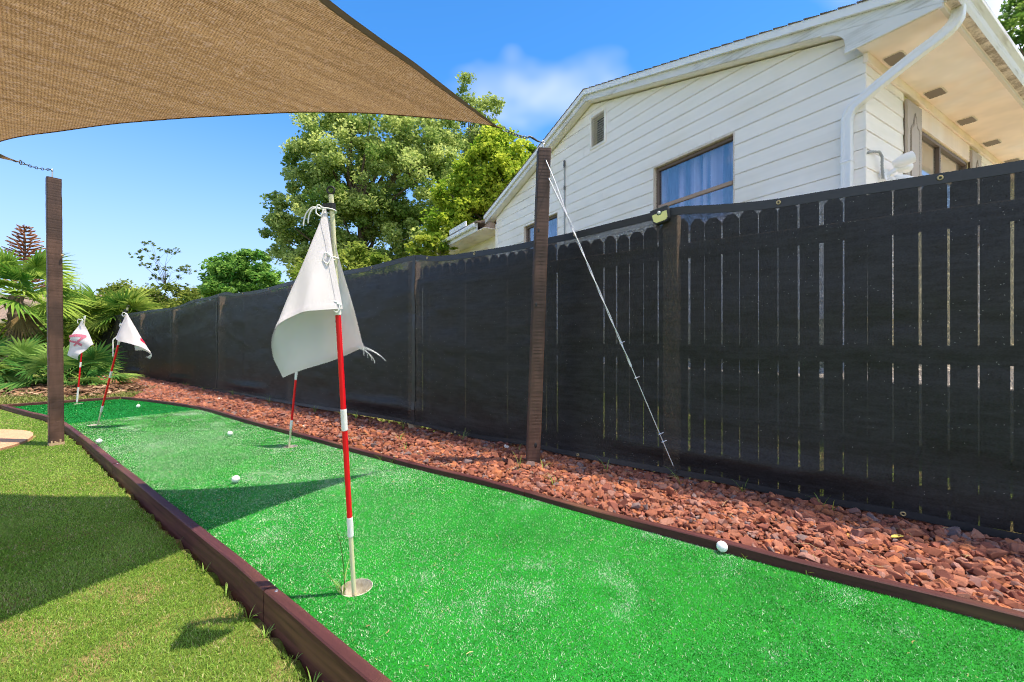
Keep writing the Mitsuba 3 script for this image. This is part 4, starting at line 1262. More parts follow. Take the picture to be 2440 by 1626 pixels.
# the nearest flag: plain white, hanging open in a cone
F1 = 'golf_flag'
base, top, ud = pin(F1, (-0.546, 1.450, 0.0), (-0.5755, 1.335, 1.335), BANDS)
apex = base + (top - base) * 0.968 + np.array([-0.014, -0.012, 0])
at = cloth_cone(apex, 0.325, 0.462, 0.0,
                [(0, 0.165), (10, 0.07), (22, -0.10), (33, -0.225), (43, -0.29), (49, -0.31), (54, -0.285), (60, -0.20), (68, -0.045), (78, 0.10), (90, 0.205)],
                [(0, -0.02), (10, -0.13), (22, -0.24), (33, -0.245), (43, -0.165), (49, -0.05), (54, 0.06), (60, 0.13), (68, 0.18), (78, 0.19), (90, 0.16)], seed=1.3, ripple=0.007)
cloth_parts(F1, at)
for a in (0.03, 0.50, 0.97):
    p0 = at(a, 0.01); pc = base + ud * ((p0 - base) @ ud)
    o = np.array([0, -0.012, 0])
    cord(F1, [p0, p0 + np.array([-0.008, -0.014, 0.006]), pc + np.array([0.0, -0.016, 0.004]), pc + np.array([0.014, -0.004, 0]), pc + np.array([0.004, 0.012, -0.004]), p0 + np.array([-0.004, 0.004, -0.004])])
    cord(F1, [p0 + o * 0.5, p0 + np.array([-0.014, -0.018, 0.012]), p0 + np.array([-0.020, -0.018, -0.010]), p0 + np.array([-0.008, -0.016, -0.022]), p0 + o])
p0 = at(0.02, 0.01)
cord(F1, [p0, p0 + np.array([-0.03, -0.012, 0.004]), p0 + np.array([-0.055, -0.012, -0.02]), p0 + np.array([-0.062, -0.012, -0.055])])
cord(F1, [p0, p0 + np.array([-0.026, -0.018, -0.002]), p0 + np.array([-0.042, -0.018, -0.025]), p0 + np.array([-0.045, -0.016, -0.048])])
p0 = at(0.04, 0.985)
for k in range(7):
    e = np.array([0.006 + 0.012 * k, 0.004 * (k % 3), -0.03 - 0.009 * ((k * 5) % 4)])
    cord(F1, [p0 - np.array([0.012 * (k % 4), 0, 0]), p0 + e * 0.5 + np.array([0.002, 0, 0.004]), p0 + e], 0.0007)
tag(F1, 'plain white golf flag on a red and white striped pin, closest to the camera', 'golf flag')

# second flag, mostly behind the first
F2 = 'golf_flag_001'
base, top, ud = pin(F2, (-1.828, 3.440, 0.0), (-1.700, 3.44, 1.30), [(0.115, 0.170, 'm_white'), (0.170, 0.425, 'm_red'), (0.425, 0.478, 'm_white'), (0.478, 0.70, 'm_red'), (0.70, 0.76, 'm_white')])
apex = base + (top - base) * 0.96 + np.array([0.012, -0.012, 0])
at = cloth_cone(apex, 0.33, 0.46, 0.0,
                [(0, -0.10), (20, 0.02), (40, 0.20), (52, 0.24), (62, 0.16), (75, 0.04), (90, -0.04)],
                [(0, -0.02), (20, -0.14), (40, -0.12), (52, 0.0), (62, 0.10), (75, 0.15), (90, 0.12)], seed=2.1)
cloth_parts(F2, at, 40, 50)
tag(F2, 'white golf flag on a striped pin hidden mostly behind the nearest flag', 'golf flag')

# third flag on a leaning pin, red number folded round its edge
F3 = 'golf_flag_002'
base, top, ud = pin(F3, (-4.262, 4.315, 0.0), (-3.865, 4.22, 1.205), [(0.118, 0.172, 'm_white'), (0.172, 0.412, 'm_red'), (0.412, 0.466, 'm_white'), (0.466, 0.69, 'm_red'), (0.69, 0.72, 'm_white')])
apex = base + (top - base) * 0.955 + np.array([0.014, -0.01, 0])
at = cloth_cone(apex, 0.275, 0.385, 0.0,
                [(0, -0.385), (12, -0.20), (24, 0.10), (36, 0.33), (46, 0.46), (52, 0.47), (58, 0.41), (66, 0.32), (78, 0.20), (90, 0.06)],
                [(0, -0.03), (12, -0.16), (24, -0.24), (36, -0.20), (46, -0.06), (52, 0.05), (58, 0.13), (66, 0.20), (78, 0.22), (90, 0.18)], seed=3.4)
cloth_parts(F3, at, 44, 60)
three = meshkit.text_mesh('3', 1.0, 0.002, bold=True)
v = np.array(three.vertices); v -= (v.min(0) + v.max(0)) / 2
tv, tf = v[:, :2], np.array(three.faces)
top_f = tf[np.abs(v[tf][:, :, 2] - v[:, 2].max()).max(1) < 1e-6]
tm = trimesh.Trimesh(np.column_stack([tv, np.zeros(len(tv))]), top_f, process=True).subdivide_to_size(0.08)
tv, tf = np.array(tm.vertices), np.array(tm.faces)
aa, bb = 0.56 - tv[:, 1] * 0.40, 0.70 + tv[:, 0] * 0.34
P = at(aa, bb); e = 1e-3
N = np.cross(at(aa + e, bb) - P, at(aa, bb + e) - P); N /= np.linalg.norm(N, axis=1, keepdims=True)
add(F3 + '__flag__number', joined([trimesh.Trimesh(P + N * 0.003, tf, process=False), trimesh.Trimesh(P - N * 0.003, tf, process=False)]), 'm_print')
for a in (0.03, 0.45, 0.95):
    p0 = at(a, 0.01); pc = base + ud * ((p0 - base) @ ud)
    cord(F3, [p0, pc + np.array([-0.02, -0.012, 0.01]), pc + np.array([-0.032, -0.01, -0.015]), pc + np.array([-0.014, -0.014, -0.03]), p0 + np.array([0, -0.012, 0])], 0.004)
p0 = at(0.97, 0.01)
cord(F3, [p0, p0 + np.array([-0.02, -0.012, -0.04]), p0 + np.array([-0.018, -0.012, -0.12]), p0 + np.array([-0.02, -0.012, -0.19])], 0.006)
p0 = at(0.98, 0.985)
for k in range(4):
    cord(F3, [p0, p0 + np.array([-0.008 * k, 0, -0.02]), p0 + np.array([-0.02 - 0.012 * k, 0, -0.05 + 0.006 * k])], 0.0022)
tag(F3, 'white golf flag on a leaning pin with part of a red number on its fold', 'golf flag')

# fourth flag, hung flat by one corner with a faded 4 lying on its side
F4 = 'golf_flag_003'
base, top, ud = pin(F4, (-5.980, 5.765, 0.0), (-5.865, 5.76, 1.185), [(0.03, 0.20, 'm_white'), (0.20, 0.43, 'm_red'), (0.43, 0.49, 'm_white'), (0.49, 0.74, 'm_red')], ring=False)
add(F4 + '__cap', tube([top - ud * 0.01, top + ud * 0.03], 0.011, 10), 'm_white', smooth=40)
K = 0.001176
O = np.array([-5.874, 5.738, 1.155])
corn = {'t': (0, 0), 'l': (-142, -402), 'b': (-36, -462), 'r': (150, -278)}


def flat(a, b):
    """Bilinear over the hanging quad: a = 0..1 from the tied corner down its left edge, b along its right edge."""
    a, b = np.asarray(a, float)[..., None], np.asarray(b, float)[..., None]
    c = {k: np.array([x * K, 0, z * K]) for k, (x, z) in corn.items()}
    p_ = (1 - a) * (1 - b) * c['t'] + a * (1 - b) * c['l'] + (1 - a) * b * c['r'] + a * b * c['b']
    y = -0.015 - 0.05 * np.sin(a[..., 0] * PI * 0.9) + 0.012 * np.sin((a[..., 0] * 5 + b[..., 0] * 2) * 2)
    return O + p_ + np.stack([y * 0, y, y * 0], -1)


cloth_parts(F4, flat, 36, 36)


def to_ab(x, z):
    a, b = 0.5, 0.5
    for _ in range(30):
        p_ = (flat(a, b) - O) / K; e = 1e-4
        J = np.array([(flat(a + e, b) - flat(a, b)) / e / K, (flat(a, b + e) - flat(a, b)) / e / K])[:, [0, 2]].T
        da, db = np.linalg.solve(J, np.array([x - p_[0], z - p_[2]]))
        a, b = a + da, b + db
    return a, b


strokes = [[(-80, -182), (66, -182), (70, -194), (58, -203), (-84, -200)], [(70, -186), (70, -200), (-6, -276), (-30, -276), (52, -196)], [(-86, -226), (-74, -240), (46, -280), (34, -300), (-92, -246)], [(-52, -288), (-30, -276), (-22, -286), (-46, -300)]]
polys = [Polygon([to_ab(x, z) for x, z in st]).buffer(0.012) for st in strokes]
from shapely.ops import unary_union
add(F4 + '__flag__number', print_mesh(flat, unary_union(polys), 0.003), 'm_printfaded')
for sx_ in (-1, 1):
    cord(F4, [O + np.array([0, -0.02, 0]), O + np.array([0.02 * sx_, -0.03, 0.012]), O + np.array([0.036 * sx_, -0.03, -0.01]), O + np.array([0.03 * sx_, -0.03, -0.045])], 0.005)
tag(F4, 'white golf flag with a faded red number 4 hanging by one corner', 'golf flag')

# ------------------------------------------------------------------ golf balls with dimples
def ball_mesh():
    s = trimesh.creation.icosphere(5, 1.0)
    v = np.array(s.vertices)
    n_ = 240
    i = np.arange(n_) + 0.5
    th, ph = np.arccos(1 - 2 * i / n_), PI * (1 + 5 ** 0.5) * i
    c = np.stack([np.sin(th) * np.cos(ph), np.sin(th) * np.sin(ph), np.cos(th)], 1)
    d = np.arccos(np.clip(v @ c.T, -1, 1)).min(1)
    return v * (1 - 0.020 * np.clip(1 - (d / 0.105) ** 2, 0, 1))[:, None], np.array(s.faces)


BV, BF_ = ball_mesh()
for (x, y), lab in zip([(0.862, 1.722), (-1.689, 2.566), (-2.576, 3.833), (-3.475, 3.530), (-4.845, 5.438)],
                       ['white golf ball against the edging board by the red gravel', 'white golf ball just past the dark triangular shadow on the green', 'white golf ball in the middle of the green near the second hole',
                        'white golf ball tucked against the lawn side edging board', 'white golf ball on the darker turf at the far end']):
    k = thing_key('golf_ball')
    add(k, trimesh.Trimesh(BV * 0.02135 + np.array([x, y, 0.0265]), BF_, process=False), 'm_ball', smooth=True)
    tag(k, lab, 'golf ball', 'golf balls on the putting green')

# round paving stone in the lawn
ang = np.linspace(0, 2 * PI, 40, endpoint=False)
rr = 1 + 0.03 * np.sin(ang * 3 + 1) + 0.02 * np.sin(ang * 7)
rr = 1 + 0.010 * np.sin(ang * 3 + 1) + 0.008 * np.sin(ang * 7)
ST = Polygon(np.stack([-5.05 + 0.93 * rr * np.cos(ang), 3.2 + 0.93 * rr * np.sin(ang)], 1))
m = trimesh.creation.extrude_polygon(ST, 0.05, engine='earcut'); m.apply_translation([0, 0, -0.045])
add('paving_stone', m, 'm_stone', smooth=30)
tag('paving_stone', 'flat tan paving stone set in the lawn beside the post', 'paving stone')

# ------------------------------------------------------------------ weeds and litter
wr_ = np.random.default_rng(5)


def tuft(name, p_, n, h, lab, cat, group, col=(0.16, 0.26, 0.04), spread=0.02, wid=0.004):
    k = thing_key(name)
    ms, cs = [], []
    for i in range(n):
        a = wr_.uniform(0, 2 * PI); l = h * wr_.uniform(0.5, 1.05); o = wr_.uniform(0.25, 0.9)
        b = np.array(p_) + np.array([math.cos(a), math.sin(a), 0]) * wr_.uniform(0, spread)
        dirn = np.array([math.cos(a), math.sin(a), 0]); sd = np.array([-dirn[1], dirn[0], 0])
        t = np.linspace(0, 1, 6)[:, None]
        c_ = b + dirn * (o * l * t ** 1.7) + UP * (l * (t - 0.42 * o * t ** 2.5))
        wv = wid * (1 - t ** 2.2) + 0.0004
        ms.append(gridmesh(np.stack([c_ - sd * wv / 2, c_ + UP * wv * 0.15, c_ + sd * wv / 2], 1)))
        cs.append(np.tile(np.array(col) * wr_.uniform(0.7, 1.5) * (np.array([1.25, 1.0, 1.2]) if wr_.random() < 0.3 else 1), (18, 1)))
    add(k, joined(ms), 'm_grass', color=np.vstack(cs))
    tag(k, lab, cat, group)


ORD = ('first second third fourth fifth sixth seventh eighth ninth tenth eleventh twelfth thirteenth fourteenth fifteenth sixteenth seventeenth eighteenth nineteenth twentieth').split()
wi = 0
for (s, q, n, h) in sorted(((-0.02, 2.60, 5, 0.12), (0.02, 2.645, 3, 0.16), (0.70, 2.60, 4, 0.15), (0.38, 2.665, 4, 0.10), (1.66, 2.30, 6, 0.14), (1.50, 2.34, 4, 0.12), (1.15, 2.56, 4, 0.13), (1.28, 2.12, 9, 0.11), (1.9, 2.62, 6, 0.12), (2.6, 2.1, 7, 0.10),
                     (2.9, 2.28, 7, 0.13), (2.5, 2.62, 8, 0.14), (3.3, 2.63, 8, 0.13), (3.7, 2.25, 6, 0.10), (4.1, 2.64, 10, 0.14), (4.9, 2.6, 9, 0.13), (6.2, 2.64, 9, 0.15), (7.4, 2.62, 10, 0.15), (8.6, 2.6, 10, 0.16), (9.6, 2.6, 10, 0.16))):
    tuft('weed', fp(s, q, 0.012), n, h, ORD[wi] + ' green weed counted from the camera end of the red gravel', 'weed', 'weeds in the red gravel', spread=0.012)
    wi += 1
for wi, (s, side, n, h) in enumerate(sorted(((0.335, 1, 3, 0.05), (0.26, 1, 2, 0.045), (0.06, 1, 2, 0.03), (2.47, 1, 5, 0.07), (2.60, 1, 2, 0.09)))):
    tuft('grass_sprig', fp(s, float(rq(s)) - 0.006, 0.002), n, h, ORD[wi] + ' grass sprig from the camera along the foot of the gravel side board', 'grass sprig', 'sprigs along the gravel side board', col=(0.22, 0.30, 0.04), spread=0.008, wid=0.003)
for wi, (s, n, h) in enumerate(sorted(((1.02, 9, 0.075), (1.12, 7, 0.06), (1.25, 8, 0.05), (1.42, 8, 0.06), (1.55, 6, 0.07), (1.76, 8, 0.05), (2.0, 6, 0.05), (2.35, 6, 0.045), (0.9, 8, 0.07)))):
    tuft('grass_clump', fp(s, float(lq(s)) - 0.028, float(lawn_height(*fp(s, 0.6)[:2]))), n, h, ORD[wi] + ' uncut grass clump from the camera along the lawn side edging board', 'grass clump', 'clumps along the lawn side board', col=(0.13, 0.23, 0.035), spread=0.016, wid=0.004)
tuft('hole_grass', (-0.588, 1.455, -0.015), 12, 0.125, 'grass tuft sprouting from the hole of the nearest flag', 'grass tuft', None, col=(0.24, 0.34, 0.10), spread=0.016, wid=0.0035)
k = thing_key('grass_stalk')
add(k, tube([(-0.585, 1.47, -0.02), (-0.592, 1.475, 0.08), (-0.605, 1.478, 0.16), (-0.625, 1.48, 0.22)], [0.0016, 0.0015, 0.0012, 0.0006], 5), 'm_grass', color=np.tile([0.05, 0.085, 0.02], (22, 1)), smooth=True)
tag(k, 'single long grass stalk leaning beside the nearest flag pin', 'grass stalk')


def leaf_litter(name, p_, l, w, yaw, col, lab, curl=0.3):
    k = thing_key(name)
    t = np.linspace(-1, 1, 9); s_ = np.linspace(-1, 1, 5)
    Tt, Ss = np.meshgrid(t, s_, indexing='ij')
    wd = w * (1 - Tt ** 2) ** 0.7
    P = np.stack([Tt * l, Ss * wd, 0.25 * l * curl * (Tt ** 2) + np.abs(Ss) * wd * 0.5 + 0.004], -1)
    R = trimesh.transformations.rotation_matrix(yaw, UP)[:3, :3]
    add(k, gridmesh(P @ R.T + np.array(p_)), 'm_grass', color=np.tile(col, (45, 1)), smooth=True)
    tag(k, lab, 'leaf')


leaf_litter('fallen_leaf', fp(-0.24, 2.40, 0.036), 0.034, 0.012, 0.2, (0.55, 0.42, 0.09), 'yellow fallen leaf lying on the red gravel')
leaf_litter('fallen_leaf', fp(-0.075, 2.30, 0.034), 0.024, 0.006, 1.0, (0.40, 0.22, 0.07), 'small brown curled leaf on the red gravel behind the edging board')
leaf_litter('fallen_leaf', (-1.02, 1.09, -0.045), 0.008, 0.004, 0.4, (0.40, 0.24, 0.16), 'small dry brown leaf on the lawn', 0.8)
k = thing_key('straw')
ms = []
for i in range(46):
    s = wr_.uniform(-0.6, 3.4); q = wr_.uniform(float(gravel_in(np.array(s))) + 0.05, 2.65)
    a = wr_.uniform(0, 2 * PI); l = wr_.uniform(0.02, 0.06); c = fp(s, q, 0.030 + wr_.uniform(0, 0.012)); d = np.array([math.cos(a), math.sin(a), 0]); e = np.array([-d[1], d[0], 0])
    ms.append(tube([c - d * l, c + e * l * wr_.uniform(-.4, .4) + UP * 0.008, c + d * l * 0.8 + UP * wr_.uniform(-0.006, 0.012)], [0.0012, 0.0011, 0.0005], 4))
m = joined(ms)
add(k, m, 'm_grass', color=np.tile([0.44, 0.34, 0.17], (len(m.vertices), 1)))
tag(k, 'dry straw scattered over the red gravel', 'straw', kind='stuff')

# ------------------------------------------------------------------ trees
def leaves_mesh(c, r, n_each, size, c_lo, c_hi, seed, droop=0.2, flat=0.75):
    """Leaf-sized faces gathered in clumps: c (k, 3) clump centres, r clump radius (k,), n_each leaves a clump."""
    g = np.random.default_rng(seed)
    k = len(c)
    n = k * n_each
    p = g.normal(0, 1, (n, 3)); p /= np.linalg.norm(p, axis=1, keepdims=True)
    p *= (g.random((n, 1)) ** 0.45) * np.array([1, 1, flat])
    p = np.repeat(c, n_each, 0) + p * np.repeat(r, n_each)[:, None]
    a = g.normal(0, 1, (n, 3)); a[:, 2] = a[:, 2] * 0.5 - droop; a /= np.linalg.norm(a, axis=1, keepdims=True)
    nr = g.normal(0, 1, (n, 3)); nr[:, 2] += 1.2; b = np.cross(nr, a); b /= np.linalg.norm(b, axis=1, keepdims=True) + 1e-9
    l = size * g.uniform(0.45, 1.5, (n, 1)); w = l * g.uniform(0.30, 0.46, (n, 1))
    nn = np.cross(a, b)
    v = np.stack([p - a * l * 0.5, p + b * w + nn * w * 0.25, p + a * l * 0.5, p - b * w + nn * w * 0.25], 1)
    f = ((np.arange(n) * 4)[:, None, None] + np.array([[0, 1, 2], [0, 2, 3]])).reshape(-1, 3)
    tc = np.repeat(g.normal(0.45, 0.24, k), n_each) + g.normal(0, 0.2, n)
    tc = np.clip(tc, 0, 1)[:, None]
    col = (np.array(c_lo) * (1 - tc) + np.array(c_hi) * tc) * g.uniform(0.8, 1.2, (n, 1))
    return trimesh.Trimesh(v.reshape(-1, 3), f, process=False), np.repeat(col, 4, 0)


def tree(name, base, blobs, clumps, n_each, size, c_lo, c_hi, seed, trunk_r, label, cat='tree', group=None, clump_r=0.55, limbs=9):
    """A tapered trunk with limbs that reach into the crown's masses; blobs: (x, y, z, rx, ry, rz) of those masses."""
    g = np.random.default_rng(seed)
    key = thing_key(name)
    B = np.array(blobs, float)
    vol = (B[:, 3] * B[:, 4] * B[:, 5]) ** 0.67
    share = np.maximum(2, (clumps * vol / vol.sum()).astype(int))
    C, R = [], []
    for b, k in zip(B, share):
        d = g.normal(0, 1, (k, 3)); d /= np.linalg.norm(d, axis=1, keepdims=True)
        rad = 0.50 + 0.55 * g.random((k, 1)) ** 0.6
        C.append(b[:3] + d * rad * b[3:])
        R.append(np.minimum(clump_r, 0.9 * b[3:].min()) * g.uniform(0.55, 1.15, k))
    C, R = np.vstack(C), np.concatenate(R)
    m, col = leaves_mesh(C, R, n_each, size, c_lo, c_hi, seed + 1)
    base = np.array(base, float)
    heart = B[:, :3].mean(0)
    top = heart + UP * 0.3 * B[:, 5].max()
    mid = base * 0.45 + np.array([heart[0], heart[1], heart[2] * 0.75]) * 0.55
    tr = [tube([base, base + UP * 0.3, base * 0.6 + mid * 0.4 + g.normal(0, .08, 3), mid, (mid + top) / 2 + g.normal(0, .15, 3), top], [trunk_r * 1.3, trunk_r, trunk_r * .85, trunk_r * .62, trunk_r * .38, trunk_r * .12], 9)]
    for b in list(B) + list(C[g.permutation(len(C))[:limbs]]):
        hz = np.clip((b[2] - 0.45 * np.hypot(*(b[:2] - heart[:2])) - base[2]) / max(top[2] - base[2], 1e-6), 0.25, 0.85); s_ = base + (mid - base) * hz / 0.55 if hz < 0.55 else mid + (top - mid) * (hz - 0.55) / 0.45
        e = b[:3]; h = (s_ + e) / 2 + UP * 0.06 * np.linalg.norm(e - s_) + g.normal(0, .12, 3)
        tr.append(tube([s_, (s_ + h) / 2 + g.normal(0, .05, 3), h, e], [trunk_r * .34, trunk_r * .26, trunk_r * .18, trunk_r * .05], 6))
    add(key + '__trunk', joined(tr), 'm_bark', smooth=60)
    add(key + '__crown', m, 'm_leaf', color=col)
    tag(key, label, cat, group)
    return key


tree('oak_tree', (-6.0, 17.6, 0.5),
     [(-7.1, 16.8, 8.7, 1.6, 1.5, 1.4), (-5.4, 17.0, 9.0, 1.9, 1.6, 1.3), (-3.7, 17.2, 8.9, 1.5, 1.5, 1.3), (-7.5, 16.8, 7.5, 1.35, 1.4, 1.2), (-5.8, 16.2, 7.2, 2.0, 1.6, 1.7), (-3.9, 16.5, 7.0, 1.9, 1.6, 1.9), (-8.5, 16.8, 5.8, 1.25, 1.2, 1.0), (-9.15, 16.9, 4.75, 0.85, 1.0, 0.65), (-7.1, 16.4, 5.5, 1.7, 1.6, 1.5), (-5.4, 16.4, 5.0, 2.0, 1.7, 1.4), (-3.6, 16.8, 4.9, 1.9, 1.6, 1.3), (-7.4, 16.6, 3.9, 1.5, 1.3, 0.8)],
     600, 170, 0.115, (0.15, 0.27, 0.055), (0.66, 0.75, 0.27), 101, 0.30, 'large dense olive-green oak tree behind the fence under the sail edge', limbs=24, clump_r=0.46)
tree('slender_tree', (-2.1, 21.0, 0.5),
     [(-2.25, 20.5, 12.9, 0.5, 0.5, 1.0), (-1.25, 20.5, 12.0, 0.7, 0.6, 0.9), (-2.0, 20.5, 11.0, 1.2, 1.0, 1.1), (-2.5, 20.5, 9.6, 1.4, 1.2, 1.3), (-1.2, 20.5, 10.0, 1.0, 1.0, 1.0)],
     150, 80, 0.13, (0.20, 0.30, 0.07), (0.56, 0.66, 0.22), 111, 0.16, 'tall slender tree whose loose top rises above the oak', clump_r=0.42, limbs=10)
tree('bright_tree', (-0.6, 14.6, 0.5),
     [(-0.45, 14.2, 7.35, 0.65, 0.7, 0.6), (0.12, 14.2, 7.0, 0.6, 0.6, 0.55), (-1.0, 14.1, 6.6, 0.85, 0.8, 0.7), (-0.3, 14.0, 6.1, 1.1, 0.9, 0.85), (-1.55, 14.0, 5.65, 0.95, 0.9, 0.65), (0.4, 14.2, 6.3, 0.6, 0.7, 0.8), (-1.0, 14.0, 4.9, 1.2, 0.9, 0.7), (0.72, 14.2, 7.05, 0.24, 0.3, 0.42), (-2.1, 13.9, 4.6, 0.8, 0.7, 0.6), (-0.1, 14.2, 4.4, 1.0, 0.8, 0.7)],
     300, 130, 0.12, (0.18, 0.34, 0.03), (0.66, 0.74, 0.10), 121, 0.15, 'bright yellow-green tree beside the house gable', clump_r=0.40, limbs=14)
tree('leafy_shrub', (-3.9, 10.4, 0.4), [(-4.1, 10.3, 2.6, 0.9, 0.7, 0.45), (-3.5, 10.3, 2.75, 0.6, 0.6, 0.4), (-4.8, 10.3, 2.4, 0.6, 0.6, 0.35)], 60, 80, 0.10, (0.14, 0.24, 0.03), (0.46, 0.54, 0.12), 131, 0.05, 'light green shrub just over the fence below the oak', 'shrub', clump_r=0.28, limbs=5)
tree('leafy_shrub', (-2.35, 12.4, 0.4), [(-2.4, 12.2, 3.55, 0.55, 0.5, 0.3), (-2.05, 12.2, 3.7, 0.35, 0.4, 0.25)], 26, 70, 0.12, (0.15, 0.26, 0.03), (0.54, 0.60, 0.09), 137, 0.04, 'small bright shrub tip showing at the corner of the lower wing roof', 'shrub', clump_r=0.25, limbs=4)
tree('round_tree', (-14.4, 22.6, 0.0),
     [(-14.5, 22.2, 4.7, 0.95, 0.9, 0.85), (-13.6, 22.2, 5.0, 0.7, 0.7, 0.65), (-15.6, 22.2, 4.45, 0.75, 0.8, 0.75), (-14.8, 22.0, 3.6, 1.4, 1.0, 0.7), (-13.1, 22.1, 4.0, 0.85, 0.8, 0.75), (-16.1, 22.2, 3.3, 0.6, 0.6, 0.4), (-12.5, 22.2, 3.5, 0.6, 0.7, 0.5)],
     210, 100, 0.15, (0.08, 0.25, 0.045), (0.38, 0.60, 0.14), 141, 0.14, 'rounded mid-green tree beyond the dip in the fence line', clump_r=0.42, limbs=12)
sp = [(-14.0, 16, 4.28), (-13.7, 16, 4.6), (-13.1, 16, 4.35), (-12.85, 16, 4.25), (-13.6, 16, 4.05), (-13.9, 16, 3.75), (-13.35, 16, 3.65), (-12.8, 16, 3.6), (-12.45, 16, 3.65), (-13.75, 16, 3.3), (-12.95, 16, 3.3), (-12.6, 16, 3.0), (-13.35, 16, 2.95), (-14.25, 16, 4.1), (-12.3, 16, 3.55), (-12.7, 16, 2.75)]
tree('sparse_tree', (-13.1, 16.1, 0.0), [(x, y, z, 0.30, 0.25, 0.10) for x, y, z in sp], 100, 13, 0.075, (0.10, 0.17, 0.05), (0.27, 0.34, 0.12), 151, 0.028, 'thin sparse young tree with open twigs against the sky', clump_r=0.15, limbs=4)
tree('hedge_shrub', (-10.9, 13.2, 0.0), [(-10.8, 13.1, 2.25, 0.75, 0.7, 0.42), (-11.6, 13.2, 2.3, 0.6, 0.6, 0.4), (-12.4, 13.3, 2.3, 0.7, 0.6, 0.4), (-10.2, 13.0, 1.9, 0.5, 0.6, 0.4), (-13.3, 13.6, 2.1, 0.7, 0.6, 0.4)], 110, 90, 0.085, (0.10, 0.17, 0.03), (0.38, 0.44, 0.10), 161, 0.05, 'rounded dense shrub behind the fan palms at the fence end', 'shrub', clump_r=0.25, limbs=6)
tree('roadside_tree', (17.6, 14.4, 0.5), [(17.1, 14.2, 11.1, 0.75, 0.8, 0.7), (17.5, 14.2, 11.9, 0.8, 0.8, 0.6), (18.0, 14.2, 10.9, 1.0, 0.9, 0.9)], 60, 80, 0.13, (0.08, 0.19, 0.03), (0.32, 0.46, 0.10), 171, 0.16, 'tree tip showing past the house gutter at the top corner', clump_r=0.35, limbs=6)
for k, (x, y, h, r) in enumerate(((-75, 60, 7.0, 3.2), (-62, 58, 7.6, 2.6), (-58, 60, 6.8, 2.3), (-52, 66, 6.6, 2.6), (-44, 70, 6.2, 3.0))):
    tree('distant_tree', (x, y, 0), [(x, y, h - r * .6, r, r, r * 0.8)], 30, 60, 0.6, (0.06, 0.11, 0.04), (0.15, 0.20, 0.08), 181 + k, 0.3, ORD[k] + ' far-off small tree from the left on the horizon beyond the neighbouring roof', group='far-off trees on the horizon', clump_r=1.1, limbs=2)


# ------------------------------------------------------------------ fan palms
def fan(base, azim, elev, petiole, radius, nseg, spread, g, c_lo, c_hi, droop=0.18, split=0.35):
    """One fan leaf: a petiole and folded segments that part near their tips. Returns mesh, colours."""
    d = np.array([math.cos(azim) * math.cos(elev), math.sin(azim) * math.cos(elev), math.sin(elev)])
    sag = UP * -0.10 * petiole
    hub = np.array(base) + d * petiole + sag
    side = unit(np.cross(d, UP)); nrm = np.cross(side, d)
    roll = g.normal(0, 0.35); side, nrm = side * math.cos(roll) + nrm * math.sin(roll), nrm * math.cos(roll) - side * math.sin(roll)
    ms = [tube([np.array(base), np.array(base) + d * petiole * 0.5 + sag * 0.2, hub], [0.012, 0.009, 0.006], 5, caps=False)]
    t0 = g.random()
    cb = np.array(c_lo) * (1 - t0) + np.array(c_hi) * t0
    cols = [np.tile(cb * 1.1, (15, 1))]
    V, F, CC, at_ = [], [], [], 0
    for i in range(nseg):
        a = (i / (nseg - 1) - 0.5) * spread
        L = radius * (0.72 + 0.28 * math.cos(a * 0.8)) * g.uniform(0.92, 1.05)
        dr_ = d * math.cos(a) + side * math.sin(a)
        dr_ = unit(dr_ + nrm * (-0.25 + 0.10 * math.cos(a * 2)))
        w0 = L * spread / nseg * 0.50
        sd = unit(np.cross(nrm, dr_))
        dp = droop * g.uniform(0.5, 1.5)
        ts = np.array([0.02, split, 0.7, 1.0])
        ws = np.array([0.10, 0.62, 0.42, 0.02]) * w0
        ctr = hub + dr_ * (L * ts)[:, None] - UP * (dp * L * ts ** 2.6)[:, None]
        fold = 0.35 * ws[:, None] * nrm
        v = np.stack([ctr - sd * ws[:, None], ctr + fold, ctr + sd * ws[:, None]], 1).reshape(-1, 3)
        f = []
        for k in range(3):
            for j in range(2):
                a_ = k * 3 + j
                f += [[a_, a_ + 1, a_ + 4], [a_, a_ + 4, a_ + 3]]
        V.append(v); F.append(np.array(f) + at_); at_ += 12
        tc = np.clip(t0 + g.normal(0, 0.18), 0, 1)
        CC.append(np.tile((np.array(c_lo) * (1 - tc) + np.array(c_hi) * tc), (12, 1)) * np.array([0.9, 0.9, 0.9, 1, 1, 1, 1, 1, 1, 1.25, 1.05, 1.0])[:, None])
    ms.append(trimesh.Trimesh(np.vstack(V), np.vstack(F), process=False)); cols.append(np.vstack(CC))
    return joined(ms), np.vstack(cols)


